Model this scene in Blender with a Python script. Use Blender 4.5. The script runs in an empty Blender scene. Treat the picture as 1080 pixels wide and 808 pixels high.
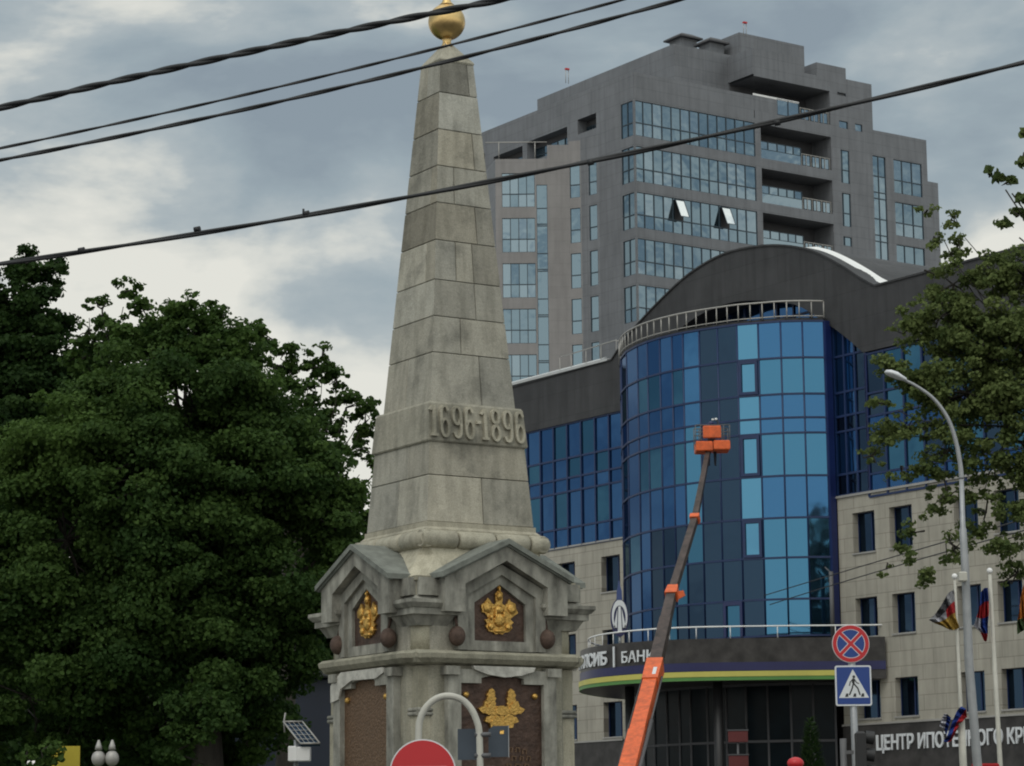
import bpy, math, random
import numpy as np
from math import sin, cos, pi, radians as R, sqrt, atan2, hypot
from mathutils import Vector, Matrix
from mathutils.geometry import tessellate_polygon
random.seed(7); rng = np.random.default_rng(7)
S = bpy.context.scene
COL = S.collection

# ------------------------------------------------------------------ camera
FPX = 2768.5; PIT = R(9.947); ROL = R(-0.5626)
fw = Vector((0, cos(PIT), sin(PIT))); up = Vector((0, -sin(PIT), cos(PIT))); rt = Vector((1, 0, 0))
cr = cos(ROL)*rt + sin(ROL)*up; cu = -sin(ROL)*rt + cos(ROL)*up
CAM = Vector((0, 0, 1.6))
cd = bpy.data.cameras.new('camera'); cam = bpy.data.objects.new('camera', cd); COL.objects.link(cam)
cd.sensor_fit = 'HORIZONTAL'; cd.sensor_width = 36; cd.lens = FPX/1080*36
cd.clip_start = 0.1; cd.clip_end = 5000
mw = Matrix.Identity(4)
for i in range(3):
    mw[i][0] = cr[i]; mw[i][1] = cu[i]; mw[i][2] = -fw[i]; mw[i][3] = CAM[i]
cam.matrix_world = mw
S.camera = cam

# ------------------------------------------------------------------ sky, sun, exposure
SUN_EL = R(50); SUN_AZ = R(205)      # sun high, behind and to the left of the viewer, behind cloud
W = bpy.data.worlds.new("World"); S.world = W; W.use_nodes = True
nt = W.node_tree; nt.nodes.clear()
def N(t, ty, **k):
    n = t.nodes.new(ty)
    for a, b in k.items():
        if a.startswith('i_'): n.inputs[a[2:].replace('_', ' ')].default_value = b
        else: setattr(n, a, b)
    return n
def ramp(t, stops, interp='LINEAR'):
    n = t.nodes.new('ShaderNodeValToRGB'); cr_ = n.color_ramp; cr_.interpolation = interp
    while len(cr_.elements) < len(stops): cr_.elements.new(0.5)
    for e, (p, c) in zip(cr_.elements, stops): e.position = p; e.color = (*c, 1)
    return n
L = nt.links.new
sky = N(nt, 'ShaderNodeTexSky', sky_type='NISHITA', sun_disc=False)
sky.sun_elevation = SUN_EL; sky.sun_rotation = SUN_AZ; sky.air_density = 1.5; sky.dust_density = 3
bg1 = N(nt, 'ShaderNodeBackground'); bg1.inputs['Strength'].default_value = 0.06; L(sky.outputs[0], bg1.inputs['Color'])
tc = N(nt, 'ShaderNodeTexCoord')
SKYX, SKYY, SKYZ = 0.9, 4.1, 2.3
mp = N(nt, 'ShaderNodeMapping'); mp.inputs['Scale'].default_value = (1, 1, 2.2); mp.inputs['Location'].default_value = (SKYX, SKYY, SKYZ)
L(tc.outputs['Generated'], mp.inputs[0])
n1 = N(nt, 'ShaderNodeTexNoise'); n1.inputs['Scale'].default_value = 7.0; n1.inputs['Detail'].default_value = 6; n1.inputs['Roughness'].default_value = 0.52
n1.inputs['Distortion'].default_value = 0.25
L(mp.outputs[0], n1.inputs['Vector'])
n2 = N(nt, 'ShaderNodeTexNoise'); n2.inputs['Scale'].default_value = 14; n2.inputs['Detail'].default_value = 7; n2.inputs['Roughness'].default_value = 0.55
L(mp.outputs[0], n2.inputs['Vector'])
sep = N(nt, 'ShaderNodeSeparateXYZ'); L(tc.outputs['Generated'], sep.inputs[0])
def M(t, op, a, b=None, c=None, clamp=False):
    n = t.nodes.new('ShaderNodeMath'); n.operation = op; n.use_clamp = clamp
    for i, v in enumerate((a, b, c)):
        if v is None: continue
        if isinstance(v, (int, float)): n.inputs[i].default_value = v
        else: t.links.new(v, n.inputs[i])
    return n.outputs[0]
def MR(t, v, a, b, c, d):
    n = t.nodes.new('ShaderNodeMapRange'); n.inputs[1].default_value = a; n.inputs[2].default_value = b
    n.inputs[3].default_value = c; n.inputs[4].default_value = d; t.links.new(v, n.inputs[0]); return n.outputs[0]
# bright low horizon in front, blue-grey cloud deck above
elev = M(nt, 'SUBTRACT', MR(nt, sep.outputs['Z'], 0.19, 0.285, 0.68, 0.0), MR(nt, sep.outputs['X'], -0.02, 0.12, 0.0, 0.10))
nz = MR(nt, n1.outputs[0], 0.36, 0.64, -0.42, 0.42)
nf = MR(nt, n2.outputs[0], 0.32, 0.68, -0.20, 0.20)
val = M(nt, 'ADD', M(nt, 'ADD', M(nt, 'ADD', elev, nz), nf), 0.40)
# sky shaped for the glass reflections: brightened behind the viewer, dimmed to the left
back = MR(nt, sep.outputs['Y'], 0.2, -0.9, 0.0, 0.30)
left = MR(nt, sep.outputs['X'], -0.2, -0.9, 0.0, -0.25)
zen = MR(nt, sep.outputs['Z'], 0.35, 0.9, 0.0, 0.45)
val = M(nt, 'ADD', M(nt, 'ADD', M(nt, 'ADD', val, back), left), zen)
rp = ramp(nt, [(0.0, (0.190, 0.233, 0.270)), (0.35, (0.240, 0.290, 0.320)), (0.62, (0.315, 0.355, 0.370)), (0.82, (0.490, 0.500, 0.470)), (1.0, (0.575, 0.572, 0.525))])
L(val, rp.inputs[0])
bg2 = N(nt, 'ShaderNodeBackground'); L(M(nt, 'MULTIPLY', M(nt, 'MULTIPLY', MR(nt, sep.outputs['Z'], 0.33, 0.85, 1.0, 1.5), MR(nt, sep.outputs['Y'], 0.5, -0.5, 1.0, 1.5)), 1.28), bg2.inputs['Strength']); L(rp.outputs[0], bg2.inputs['Color'])  # unseen sky overhead and behind boosted for fill light and glass reflections
mx = N(nt, 'ShaderNodeMixShader'); mx.inputs[0].default_value = 0.93
L(bg1.outputs[0], mx.inputs[1]); L(bg2.outputs[0], mx.inputs[2])
wo = N(nt, 'ShaderNodeOutputWorld'); L(mx.outputs[0], wo.inputs[0])

sl = bpy.data.lights.new('sun', 'SUN'); sl.energy = 0.5; sl.angle = R(20); sl.color = (1, 0.96, 0.9)
so = bpy.data.objects.new('sun', sl); COL.objects.link(so)
sd = Vector((sin(SUN_AZ)*cos(SUN_EL), cos(SUN_AZ)*cos(SUN_EL), sin(SUN_EL)))
so.rotation_euler = sd.to_track_quat('Z', 'Y').to_euler(); so.location = (0, -20, 60)
S.view_settings.view_transform = 'Standard'; S.view_settings.look = 'None'
S.view_settings.exposure = 0.12; S.view_settings.gamma = 1; S.view_settings.use_curve_mapping = False
S.cycles.filter_width = 2.0
S.cycles.max_bounces = 6

# ------------------------------------------------------------------ measuring helpers (photo sight line -> real point at a real distance)
def ray(x, y): return (fw*FPX + cr*(x-540) - cu*(y-404)).normalized()
def at(x, y, Y):
    d = ray(x, y); return CAM + d*(Y/d.y)
def PXM(Y): return FPX/Y      # picture pixels per metre at distance Y

# ------------------------------------------------------------------ mesh helpers
class MB:
    def __init__(s): s.v = []; s.f = []; s.m = []; s.sm = []; s.tn = []; s.tone = (1, 1, 1)
    def add(s, vs, fs, m=0, smooth=False):
        b = len(s.v); s.v += [tuple(p) for p in vs]
        for f in fs: s.f.append(tuple(b+i for i in f)); s.m.append(m); s.sm.append(smooth); s.tn.append(s.tone)
        return s
    def box(s, x0, x1, y0, y1, z0, z1, m=0):
        vs = [(x0,y0,z0),(x1,y0,z0),(x1,y1,z0),(x0,y1,z0),(x0,y0,z1),(x1,y0,z1),(x1,y1,z1),(x0,y1,z1)]
        return s.add(vs, [(0,3,2,1),(4,5,6,7),(0,1,5,4),(1,2,6,5),(2,3,7,6),(3,0,4,7)], m)
    def bbox(s, x0, x1, y0, y1, z0, z1, b=0.02, m=0):      # chamfered box
        P = []
        for (z, i) in ((z0, b), (z0+b, 0), (z1-b, 0), (z1, b)):
            P.append([(x0+i, y0+i, z), (x1-i, y0+i, z), (x1-i, y1-i, z), (x0+i, y1-i, z)])
        return s.loft([[Vector(p) for p in r] for r in P], m=m, caps=True)
    def loft(s, rings, m=0, caps=True, smooth=False):
        n = len(rings[0]); vs = [p for r in rings for p in r]; fs = []
        for k in range(len(rings)-1):
            for i in range(n):
                j = (i+1) % n; fs.append((k*n+i, k*n+j, (k+1)*n+j, (k+1)*n+i))
        s.add(vs, fs, m, smooth)
        if caps:
            b = len(s.v)-len(vs)
            s.f.append(tuple(b+i for i in reversed(range(n)))); s.m.append(m); s.sm.append(False); s.tn.append(s.tone)
            s.f.append(tuple(b+(len(rings)-1)*n+i for i in range(n))); s.m.append(m); s.sm.append(False); s.tn.append(s.tone)
        return s
    def tube(s, path, r, n=8, m=0, caps=True):
        path = [Vector(p) for p in path]; rs = r if isinstance(r, (list, tuple)) else [r]*len(path)
        rings = []; prev = None
        for i, p in enumerate(path):
            t = (path[min(i+1, len(path)-1)] - path[max(i-1, 0)]).normalized()
            if prev is None:
                a = Vector((0, 0, 1)) if abs(t.z) < 0.9 else Vector((1, 0, 0)); u = t.cross(a).normalized()
            else: u = (prev - t*prev.dot(t)).normalized()
            prev = u; w = t.cross(u)
            rings.append([p + (u*cos(2*pi*k/n) + w*sin(2*pi*k/n))*rs[i] for k in range(n)])
        return s.loft(rings, m, caps, True)
    def beam(s, a, b, w, h, m=0, w2=None, h2=None):
        a = Vector(a); b = Vector(b); t = (b-a).normalized()
        u = t.cross(Vector((0, 0, 1)));
        if u.length < 1e-3: u = Vector((1, 0, 0))
        u.normalize(); q = u.cross(t); w2 = w if w2 is None else w2; h2 = h if h2 is None else h2
        rr = lambda p, w, h: [p+u*w/2+q*h/2, p-u*w/2+q*h/2, p-u*w/2-q*h/2, p+u*w/2-q*h/2]
        return s.loft([rr(a, w, h), rr(b, w2, h2)], m)
    def sphere(s, c, r, nu=16, nv=10, m=0):
        c = Vector(c); rx, ry, rz = r if isinstance(r, (tuple, list)) else (r, r, r)
        rings = []
        for j in range(nv+1):
            t = pi*(0.02+0.96*j/nv); rings.append([c+Vector((rx*sin(t)*cos(2*pi*i/nu), ry*sin(t)*sin(2*pi*i/nu), -rz*cos(t))) for i in range(nu)])
        return s.loft(rings, m, True, True)
    def poly(s, pts, fn, d0, d1, m=0, side=True):
        """2-D outline pts mapped by fn(a, b, depth); a solid plate between depths d0 (back) and d1 (front)"""
        n = len(pts); tri = tessellate_polygon([[Vector((p[0], p[1], 0)) for p in pts]])
        fr = [fn(p[0], p[1], d1) for p in pts]; bk = [fn(p[0], p[1], d0) for p in pts]
        s.add(fr+bk, [tuple(t) for t in tri] + [tuple(n+i for i in reversed(t)) for t in tri] + ([(i, (i+1) % n, n+(i+1) % n, n+i) for i in range(n)] if side else []), m)
        return s
    def build(s, name, mats, parent=None, mw=None, recalc=True):
        me = bpy.data.meshes.new(name); me.from_pydata(s.v, [], s.f)
        if not isinstance(mats, (list, tuple)): mats = [mats]
        for m in mats: me.materials.append(m)
        me.polygons.foreach_set('material_index', s.m); me.polygons.foreach_set('use_smooth', s.sm)
        me.update()
        if m_stone in mats:
            while len(s.tn) < len(s.f): s.tn.append((1, 1, 1))
            at_ = me.attributes.new('tone', 'FLOAT_VECTOR', 'FACE'); at_.data.foreach_set('vector', [c for t_ in s.tn[:len(s.f)] for c in t_])
        if recalc:
            import bmesh
            bm = bmesh.new(); bm.from_mesh(me); bmesh.ops.recalc_face_normals(bm, faces=bm.faces); bm.to_mesh(me); bm.free()
        o = bpy.data.objects.new(name, me); COL.objects.link(o)
        if parent: o.parent = parent
        if mw is not None: o.matrix_local = mw
        return o
def tag(o, label=None, cat=None, group=None, kind=None):
    if label: o['label'] = label
    if cat: o['category'] = cat
    if group: o['group'] = group
    if kind: o['kind'] = kind
    return o
def empty(name, loc=(0, 0, 0), rz=0.0, label=None, cat=None, group=None):
    o = bpy.data.objects.new(name, None); COL.objects.link(o); o.location = loc; o.rotation_euler = (0, 0, rz)
    o.empty_display_size = 0.3
    return tag(o, label, cat, group)
def copy_tree(o, parent=None):
    c = o.copy(); COL.objects.link(c)
    if parent: c.parent = parent
    for ch in list(o.children): copy_tree(ch, c)
    return c
def smooth_path(pts, k=6, closed=False):
    pts = [Vector(p) for p in pts]; out = []; n = len(pts)
    for i in range(n if closed else n-1):
        g = lambda j: pts[j % n] if closed else pts[max(0, min(n-1, j))]
        p0, p1, p2, p3 = g(i-1), g(i), g(i+1), g(i+2)
        for q in range(k):
            t = q/k; out.append(0.5*((2*p1)+(p2-p0)*t+(2*p0-5*p1+4*p2-p3)*t*t+(3*p1-p0-3*p2+p3)*t**3))
    if not closed: out.append(pts[-1])
    return out
def stroke(mb, path, w, fn, d0, d1, m=0, closed=False):
    """a flat ribbon letter stroke in the (a, b) plane"""
    P = [Vector((p[0], p[1], 0)) for p in path]; n = len(P); A = []; B = []
    for i in range(n):
        a = P[(i-1) % n] if closed else P[max(i-1, 0)]; b = P[(i+1) % n] if closed else P[min(i+1, n-1)]
        t = (b-a).normalized(); q = Vector((-t.y, t.x, 0))*w/2
        A.append(P[i]+q); B.append(P[i]-q)
    rings = [[fn(A[i].x, A[i].y, d0), fn(A[i].x, A[i].y, d1), fn(B[i].x, B[i].y, d1), fn(B[i].x, B[i].y, d0)] for i in range(n)]
    if closed: rings.append(rings[0])
    mb.loft(rings, m, caps=not closed)
def text_mesh(body, size, extrude=0.0, offset=0.0, shear=0.0, spacing=1.0):
    c = bpy.data.curves.new('t', 'FONT'); c.body = body; c.size = size; c.extrude = extrude; c.offset = offset; c.shear = shear
    c.space_character = spacing; c.resolution_u = 3
    o = bpy.data.objects.new('t', c); COL.objects.link(o)
    dg = bpy.context.evaluated_depsgraph_get(); me = bpy.data.meshes.new_from_object(o.evaluated_get(dg))
    bpy.data.objects.remove(o); return me
def mesh_obj(name, me, fn, mat, parent=None):
    for v in me.vertices: v.co = fn(v.co)
    me.materials.clear(); me.materials.append(mat)
    o = bpy.data.objects.new(name, me); COL.objects.link(o)
    if parent: o.parent = parent
    return o

# ------------------------------------------------------------------ materials
MATS = {}
def mat(name, col, rough=0.7, metal=0.0, var=0.12, scale=1.5, bump=0.0, bscale=20.0, spec=0.5, detail=6, col2=None, stretch=(1, 1, 1)):
    m = bpy.data.materials.new(name); m.use_nodes = True; t = m.node_tree; b = t.nodes['Principled BSDF']
    b.inputs['Roughness'].default_value = rough; b.inputs['Metallic'].default_value = metal
    b.inputs['Specular IOR Level'].default_value = spec
    tcn = N(t, 'ShaderNodeTexCoord'); mpn = N(t, 'ShaderNodeMapping'); mpn.inputs['Scale'].default_value = stretch
    t.links.new(tcn.outputs['Object'], mpn.inputs[0])
    ns = N(t, 'ShaderNodeTexNoise'); ns.inputs['Scale'].default_value = scale; ns.inputs['Detail'].default_value = detail; ns.inputs['Roughness'].default_value = 0.6
    t.links.new(mpn.outputs[0], ns.inputs['Vector'])
    c2 = col2 if col2 else tuple(max(0, c*(1+var)) for c in col); c1 = tuple(c*(1-var) for c in col)
    r_ = ramp(t, [(0.3, c1), (0.7, c2)]); t.links.new(ns.outputs[0], r_.inputs[0]); t.links.new(r_.outputs[0], b.inputs['Base Color'])
    if bump:
        nb = N(t, 'ShaderNodeTexNoise'); nb.inputs['Scale'].default_value = bscale; nb.inputs['Detail'].default_value = 5
        t.links.new(tcn.outputs['Object'], nb.inputs['Vector'])
        bp = N(t, 'ShaderNodeBump'); bp.inputs['Strength'].default_value = bump; bp.inputs['Distance'].default_value = 0.02
        t.links.new(nb.outputs[0], bp.inputs['Height']); t.links.new(bp.outputs[0], b.inputs['Normal'])
    return m
def stone_mat(name, base, warm, dark):
    """weathered ashlar: per-block tone comes from the mesh attribute, stains and grain from noise"""
    m = bpy.data.materials.new(name); m.use_nodes = True; t = m.node_tree; b = t.nodes['Principled BSDF']; l = t.links.new
    b.inputs['Roughness'].default_value = 0.9; b.inputs['Specular IOR Level'].default_value = 0.2
    tcn = N(t, 'ShaderNodeTexCoord')
    a = N(t, 'ShaderNodeTexNoise'); a.inputs['Scale'].default_value = 1.7; a.inputs['Detail'].default_value = 8; a.inputs['Roughness'].default_value = 0.62; l(tcn.outputs['Object'], a.inputs['Vector'])
    r1 = ramp(t, [(0.33, dark), (0.47, base), (0.70, warm)]); l(a.outputs[0], r1.inputs[0])
    mp_ = N(t, 'ShaderNodeMapping'); mp_.inputs['Scale'].default_value = (5, 5, 0.9); l(tcn.outputs['Object'], mp_.inputs[0])
    s2 = N(t, 'ShaderNodeTexNoise'); s2.inputs['Scale'].default_value = 1.6; s2.inputs['Detail'].default_value = 6; l(mp_.outputs[0], s2.inputs['Vector'])
    r2_ = ramp(t, [(0.36, (0.52, 0.52, 0.50)), (0.56, (1, 1, 1))]); l(s2.outputs[0], r2_.inputs[0])
    mx1 = N(t, 'ShaderNodeMixRGB', blend_type='MULTIPLY'); mx1.inputs[0].default_value = 0.42; l(r1.outputs[0], mx1.inputs[1]); l(r2_.outputs[0], mx1.inputs[2])
    at_ = N(t, 'ShaderNodeAttribute'); at_.attribute_name = 'tone'
    mx2 = N(t, 'ShaderNodeMixRGB', blend_type='MULTIPLY'); mx2.inputs[0].default_value = 1; l(mx1.outputs[0], mx2.inputs[1]); l(at_.outputs['Color'], mx2.inputs[2])
    g = N(t, 'ShaderNodeTexNoise'); g.inputs['Scale'].default_value = 60; g.inputs['Detail'].default_value = 4; l(tcn.outputs['Object'], g.inputs['Vector'])
    r3 = ramp(t, [(0.3, (0.8, 0.8, 0.8)), (0.7, (1.12, 1.12, 1.12))]); l(g.outputs[0], r3.inputs[0])
    mx3 = N(t, 'ShaderNodeMixRGB', blend_type='MULTIPLY'); mx3.inputs[0].default_value = 1; l(mx2.outputs[0], mx3.inputs[1]); l(r3.outputs[0], mx3.inputs[2])
    l(mx3.outputs[0], b.inputs['Base Color'])
    g2 = N(t, 'ShaderNodeTexNoise'); g2.inputs['Scale'].default_value = 18; g2.inputs['Detail'].default_value = 8; l(tcn.outputs['Object'], g2.inputs['Vector'])
    bp = N(t, 'ShaderNodeBump'); bp.inputs['Strength'].default_value = 0.45; bp.inputs['Distance'].default_value = 0.02; l(g2.outputs[0], bp.inputs['Height']); l(bp.outputs[0], b.inputs['Normal'])
    return m
def tile_mat(name, c1, c2, mortar, bw, bh, msize=0.02, rough=0.6, spec=0.3, axis='XZ', off=0.0, stain=0.25, squash=1):
    m = bpy.data.materials.new(name); m.use_nodes = True; t = m.node_tree; b = t.nodes['Principled BSDF']; l = t.links.new
    b.inputs['Roughness'].default_value = rough; b.inputs['Specular IOR Level'].default_value = spec
    tcn = N(t, 'ShaderNodeTexCoord'); sp = N(t, 'ShaderNodeSeparateXYZ'); l(tcn.outputs['Object'], sp.inputs[0])
    cb = N(t, 'ShaderNodeCombineXYZ')
    l(M(t, 'ADD', sp.outputs['X'], sp.outputs['Y']) if axis == 'SUM' else sp.outputs[axis[0]], cb.inputs[0]); l(sp.outputs['Z'], cb.inputs[1])
    br = N(t, 'ShaderNodeTexBrick'); br.offset = off; br.inputs['Scale'].default_value = 1
    br.inputs['Brick Width'].default_value = bw; br.inputs['Row Height'].default_value = bh; br.inputs['Mortar Size'].default_value = msize
    br.inputs['Color1'].default_value = (*c1, 1); br.inputs['Color2'].default_value = (*c2, 1); br.inputs['Mortar'].default_value = (*mortar, 1)
    br.inputs['Mortar Smooth'].default_value = 0.3
    l(cb.outputs[0], br.inputs['Vector'])
    ns = N(t, 'ShaderNodeTexNoise'); ns.inputs['Scale'].default_value = 0.5; ns.inputs['Detail'].default_value = 7; ns.inputs['Roughness'].default_value = 0.65; l(tcn.outputs['Object'], ns.inputs['Vector'])
    r1 = ramp(t, [(0.3, (1-stain,)*3), (0.65, (1, 1, 1))]); l(ns.outputs[0], r1.inputs[0])
    mpn = N(t, 'ShaderNodeMapping'); mpn.inputs['Scale'].default_value = (2.5, 2.5, 0.25); l(tcn.outputs['Object'], mpn.inputs[0])
    n3 = N(t, 'ShaderNodeTexNoise'); n3.inputs['Scale'].default_value = 1.2; n3.inputs['Detail'].default_value = 5; l(mpn.outputs[0], n3.inputs['Vector'])
    r3 = ramp(t, [(0.35, (1-stain*0.8,)*3), (0.6, (1, 1, 1))]); l(n3.outputs[0], r3.inputs[0])
    x1 = N(t, 'ShaderNodeMixRGB', blend_type='MULTIPLY'); x1.inputs[0].default_value = 1; l(br.outputs['Color'], x1.inputs[1]); l(r1.outputs[0], x1.inputs[2])
    x2 = N(t, 'ShaderNodeMixRGB', blend_type='MULTIPLY'); x2.inputs[0].default_value = 1; l(x1.outputs[0], x2.inputs[1]); l(r3.outputs[0], x2.inputs[2])
    l(x2.outputs[0], b.inputs['Base Color'])
    bp = N(t, 'ShaderNodeBump'); bp.inputs['Strength'].default_value = 0.4; bp.inputs['Distance'].default_value = 0.01; bp.invert = True
    l(br.outputs['Fac'], bp.inputs['Height']); l(bp.outputs[0], b.inputs['Normal'])
    return m
def glass_mat(name, col, body, rough=0.04, wav=0.02):
    """coated solar-control glass: tinted mirror over a dark tinted body"""
    m = bpy.data.materials.new(name); m.use_nodes = True; t = m.node_tree; l = t.links.new
    b = t.nodes['Principled BSDF']; b.inputs['Base Color'].default_value = (*body, 1); b.inputs['Roughness'].default_value = 0.08
    g = N(t, 'ShaderNodeBsdfGlossy'); g.inputs['Color'].default_value = (*col, 1); g.inputs['Roughness'].default_value = rough
    tcn = N(t, 'ShaderNodeTexCoord'); ns = N(t, 'ShaderNodeTexNoise'); ns.inputs['Scale'].default_value = 0.7; ns.inputs['Detail'].default_value = 2; l(tcn.outputs['Object'], ns.inputs['Vector'])
    bp = N(t, 'ShaderNodeBump'); bp.inputs['Strength'].default_value = wav; bp.inputs['Distance'].default_value = 0.3; l(ns.outputs[0], bp.inputs['Height'])
    l(bp.outputs[0], g.inputs['Normal']); l(bp.outputs[0], b.inputs['Normal'])
    mx_ = N(t, 'ShaderNodeMixShader'); mx_.inputs[0].default_value = 0.75; l(b.outputs[0], mx_.inputs[1]); l(g.outputs[0], mx_.inputs[2])
    l(mx_.outputs[0], t.nodes['Material Output'].inputs[0]); return m
m_stone = stone_mat('weathered_limestone', (0.330, 0.315, 0.265), (0.385, 0.365, 0.305), (0.215, 0.207, 0.175))
m_stone2 = mat('grey_green_stone', (0.235, 0.230, 0.20), 0.9, var=0.55, scale=3, bump=0.5, bscale=14, spec=0.2, stretch=(1.5, 1.5, 0.6))
m_roofst = mat('slate_green_roof_stone', (0.17, 0.18, 0.16), 0.8, var=0.3, scale=5, bump=0.3, spec=0.2)
m_pale = mat('pale_patched_plaster', (0.42, 0.41, 0.37), 0.9, var=0.3, scale=7, bump=0.4, spec=0.1)
m_mortar = mat('dark_mortar', (0.15, 0.14, 0.115), 0.95)
m_bronze = mat('bronze_plaque', (0.070, 0.042, 0.031), 0.5, 0.45, var=0.45, scale=6, bump=0.8, bscale=16)
m_bronze2 = mat('bronze_inscription', (0.14, 0.085, 0.05), 0.55, 0.4, var=0.35, scale=30, bump=1.0, bscale=30)
m_rust = mat('rusty_iron', (0.085, 0.055, 0.042), 0.8, 0.2, var=0.4, scale=12, bump=0.6)
m_gold = mat('gilded_metal', (0.62, 0.38, 0.11), 0.42, 1.0, var=0.25, scale=25, bump=0.9, bscale=38)
m_gold2 = mat('gilded_ball', (0.66, 0.46, 0.20), 0.36, 1.0, var=0.12, scale=7, bump=0.15, bscale=8)
m_tower = tile_mat('grey_cladding', (0.185, 0.193, 0.208), (0.172, 0.180, 0.194), (0.135, 0.141, 0.152), 1.74, 0.86, 0.02, 0.55, axis='SUM', stain=0.18)
m_towerp = tile_mat('pinkish_cladding', (0.265, 0.255, 0.252), (0.25, 0.24, 0.238), (0.23, 0.222, 0.22), 1.74, 0.86, 0.02, 0.55, axis='SUM', stain=0.15)
m_towerd = mat('dark_paint_and_recess_shade', (0.07, 0.07, 0.075), 0.8)  # dark trim colour; on recess back walls it paints their shade
m_tglass = glass_mat('pale_blue_glass', (0.19, 0.27, 0.33), (0.03, 0.05, 0.06), wav=0.04)
m_tglass2 = glass_mat('clear_glazing', (0.24, 0.32, 0.38), (0.08, 0.11, 0.125), wav=0.04)
m_tframe = mat('dark_blue_grey_frame', (0.028, 0.045, 0.06), 0.5)
m_lime = tile_mat('limestone_tiles', (0.42, 0.395, 0.335), (0.385, 0.365, 0.31), (0.26, 0.24, 0.20), 1.25, 0.60, 0.016, 0.8, axis='XZ', off=0.5, stain=0.22)
m_fascia = tile_mat('dark_composite_fascia', (0.060, 0.060, 0.063), (0.052, 0.052, 0.055), (0.036, 0.036, 0.038), 1.5, 1.2, 0.012, 0.6, axis='XZ', stain=0.3)
m_band = mat('dark_granite_band', (0.040, 0.037, 0.036), 0.4, var=0.5, scale=1.6, spec=0.3)
m_white = mat('white_paint', (0.75, 0.75, 0.74), 0.5, var=0.05)
m_roofw = mat('pale_roof_metal', (0.45, 0.46, 0.46), 0.5, 0.2, var=0.1)
m_rail = mat('galvanised_rail', (0.34, 0.33, 0.31), 0.5, 0.3, var=0.1)
m_bframe = mat('blue_window_frame', (0.006, 0.022, 0.085), 0.5, var=0.15)
m_bpost = mat('deep_blue_post', (0.008, 0.017, 0.085), 0.35, var=0.15)
g_lite = glass_mat('blue_glass', (0.055, 0.195, 0.335), (0.01, 0.03, 0.06))
g_mid = glass_mat('blue_spandrel_glass', (0.026, 0.095, 0.235), (0.008, 0.03, 0.075))
g_teal = glass_mat('teal_tinted_glass', (0.030, 0.115, 0.205), (0.008, 0.035, 0.045))
g_half = glass_mat('blue_tinted_glass', (0.042, 0.150, 0.315), (0.01, 0.03, 0.07))
g_sash = glass_mat('light_blue_glass', (0.085, 0.26, 0.42), (0.01, 0.03, 0.06))
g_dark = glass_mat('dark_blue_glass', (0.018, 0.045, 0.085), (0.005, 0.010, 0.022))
m_navy = mat('navy_stripe', (0.010, 0.012, 0.075), 0.4, var=0.1)
m_yel = mat('yellow_stripe', (0.50, 0.46, 0.10), 0.5, var=0.06)
m_grn = mat('green_stripe', (0.08, 0.22, 0.05), 0.5, var=0.06)
m_black = mat('black_plastic', (0.012, 0.012, 0.013), 0.5)
m_or = mat('orange_paint', (0.62, 0.105, 0.020), 0.5, var=0.3, scale=5)
m_boom = mat('dark_worn_boom', (0.050, 0.034, 0.030), 0.5, 0.2, var=0.7, scale=3)
m_cable = mat('black_cable', (0.012, 0.013, 0.015), 0.6)
m_grey = mat('galvanised_steel', (0.30, 0.31, 0.32), 0.45, 0.4, var=0.12, scale=6)
m_dgrey = mat('dark_grey_steel', (0.11, 0.11, 0.115), 0.6, 0.2)
m_pole = mat('weathered_white_pole', (0.44, 0.43, 0.38), 0.6, var=0.12, scale=5)
m_signw = mat('sign_white', (0.62, 0.64, 0.66), 0.4, var=0.03)
m_signb = mat('sign_blue', (0.010, 0.045, 0.22), 0.4, var=0.06)
m_signr = mat('sign_red', (0.48, 0.015, 0.022), 0.4, var=0.06)
m_signback = mat('grey_blue_sign_back', (0.05, 0.065, 0.085), 0.6, 0.2, var=0.2)
m_bark = mat('grey_brown_bark', (0.030, 0.026, 0.021), 0.95, var=0.4, scale=6, bump=0.8, stretch=(1, 1, 0.3))
m_asph = mat('asphalt', (0.05, 0.05, 0.052), 0.9, var=0.2, scale=2, bump=0.3, bscale=60)
m_pave = tile_mat('paving', (0.24, 0.23, 0.22), (0.21, 0.2, 0.19), (0.13, 0.13, 0.12), 0.5, 0.5, 0.01, 0.85)
m_grass = mat('grass_ground', (0.06, 0.09, 0.03), 0.95, var=0.4, scale=3, bump=0.6)
m_kerb = mat('kerb_stone', (0.33, 0.32, 0.30), 0.85, var=0.15)
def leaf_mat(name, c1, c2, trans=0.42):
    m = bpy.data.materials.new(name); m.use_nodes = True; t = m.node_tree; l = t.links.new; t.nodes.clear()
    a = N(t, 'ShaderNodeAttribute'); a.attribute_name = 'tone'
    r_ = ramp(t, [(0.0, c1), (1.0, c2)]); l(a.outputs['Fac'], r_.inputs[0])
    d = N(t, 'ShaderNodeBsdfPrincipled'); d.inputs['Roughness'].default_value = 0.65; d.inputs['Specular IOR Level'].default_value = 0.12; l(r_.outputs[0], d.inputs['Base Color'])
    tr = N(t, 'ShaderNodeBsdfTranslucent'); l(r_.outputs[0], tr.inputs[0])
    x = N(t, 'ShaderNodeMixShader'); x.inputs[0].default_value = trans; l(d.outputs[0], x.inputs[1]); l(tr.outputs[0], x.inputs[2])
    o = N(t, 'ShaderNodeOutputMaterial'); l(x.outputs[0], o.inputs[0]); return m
m_leafA = leaf_mat('dark_green_leaves', (0.028, 0.060, 0.015), (0.080, 0.138, 0.032))
m_leafB = leaf_mat('deep_green_leaves', (0.018, 0.042, 0.011), (0.050, 0.092, 0.022))
m_leafC = leaf_mat('olive_green_leaves', (0.070, 0.105, 0.034), (0.165, 0.205, 0.070))
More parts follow.
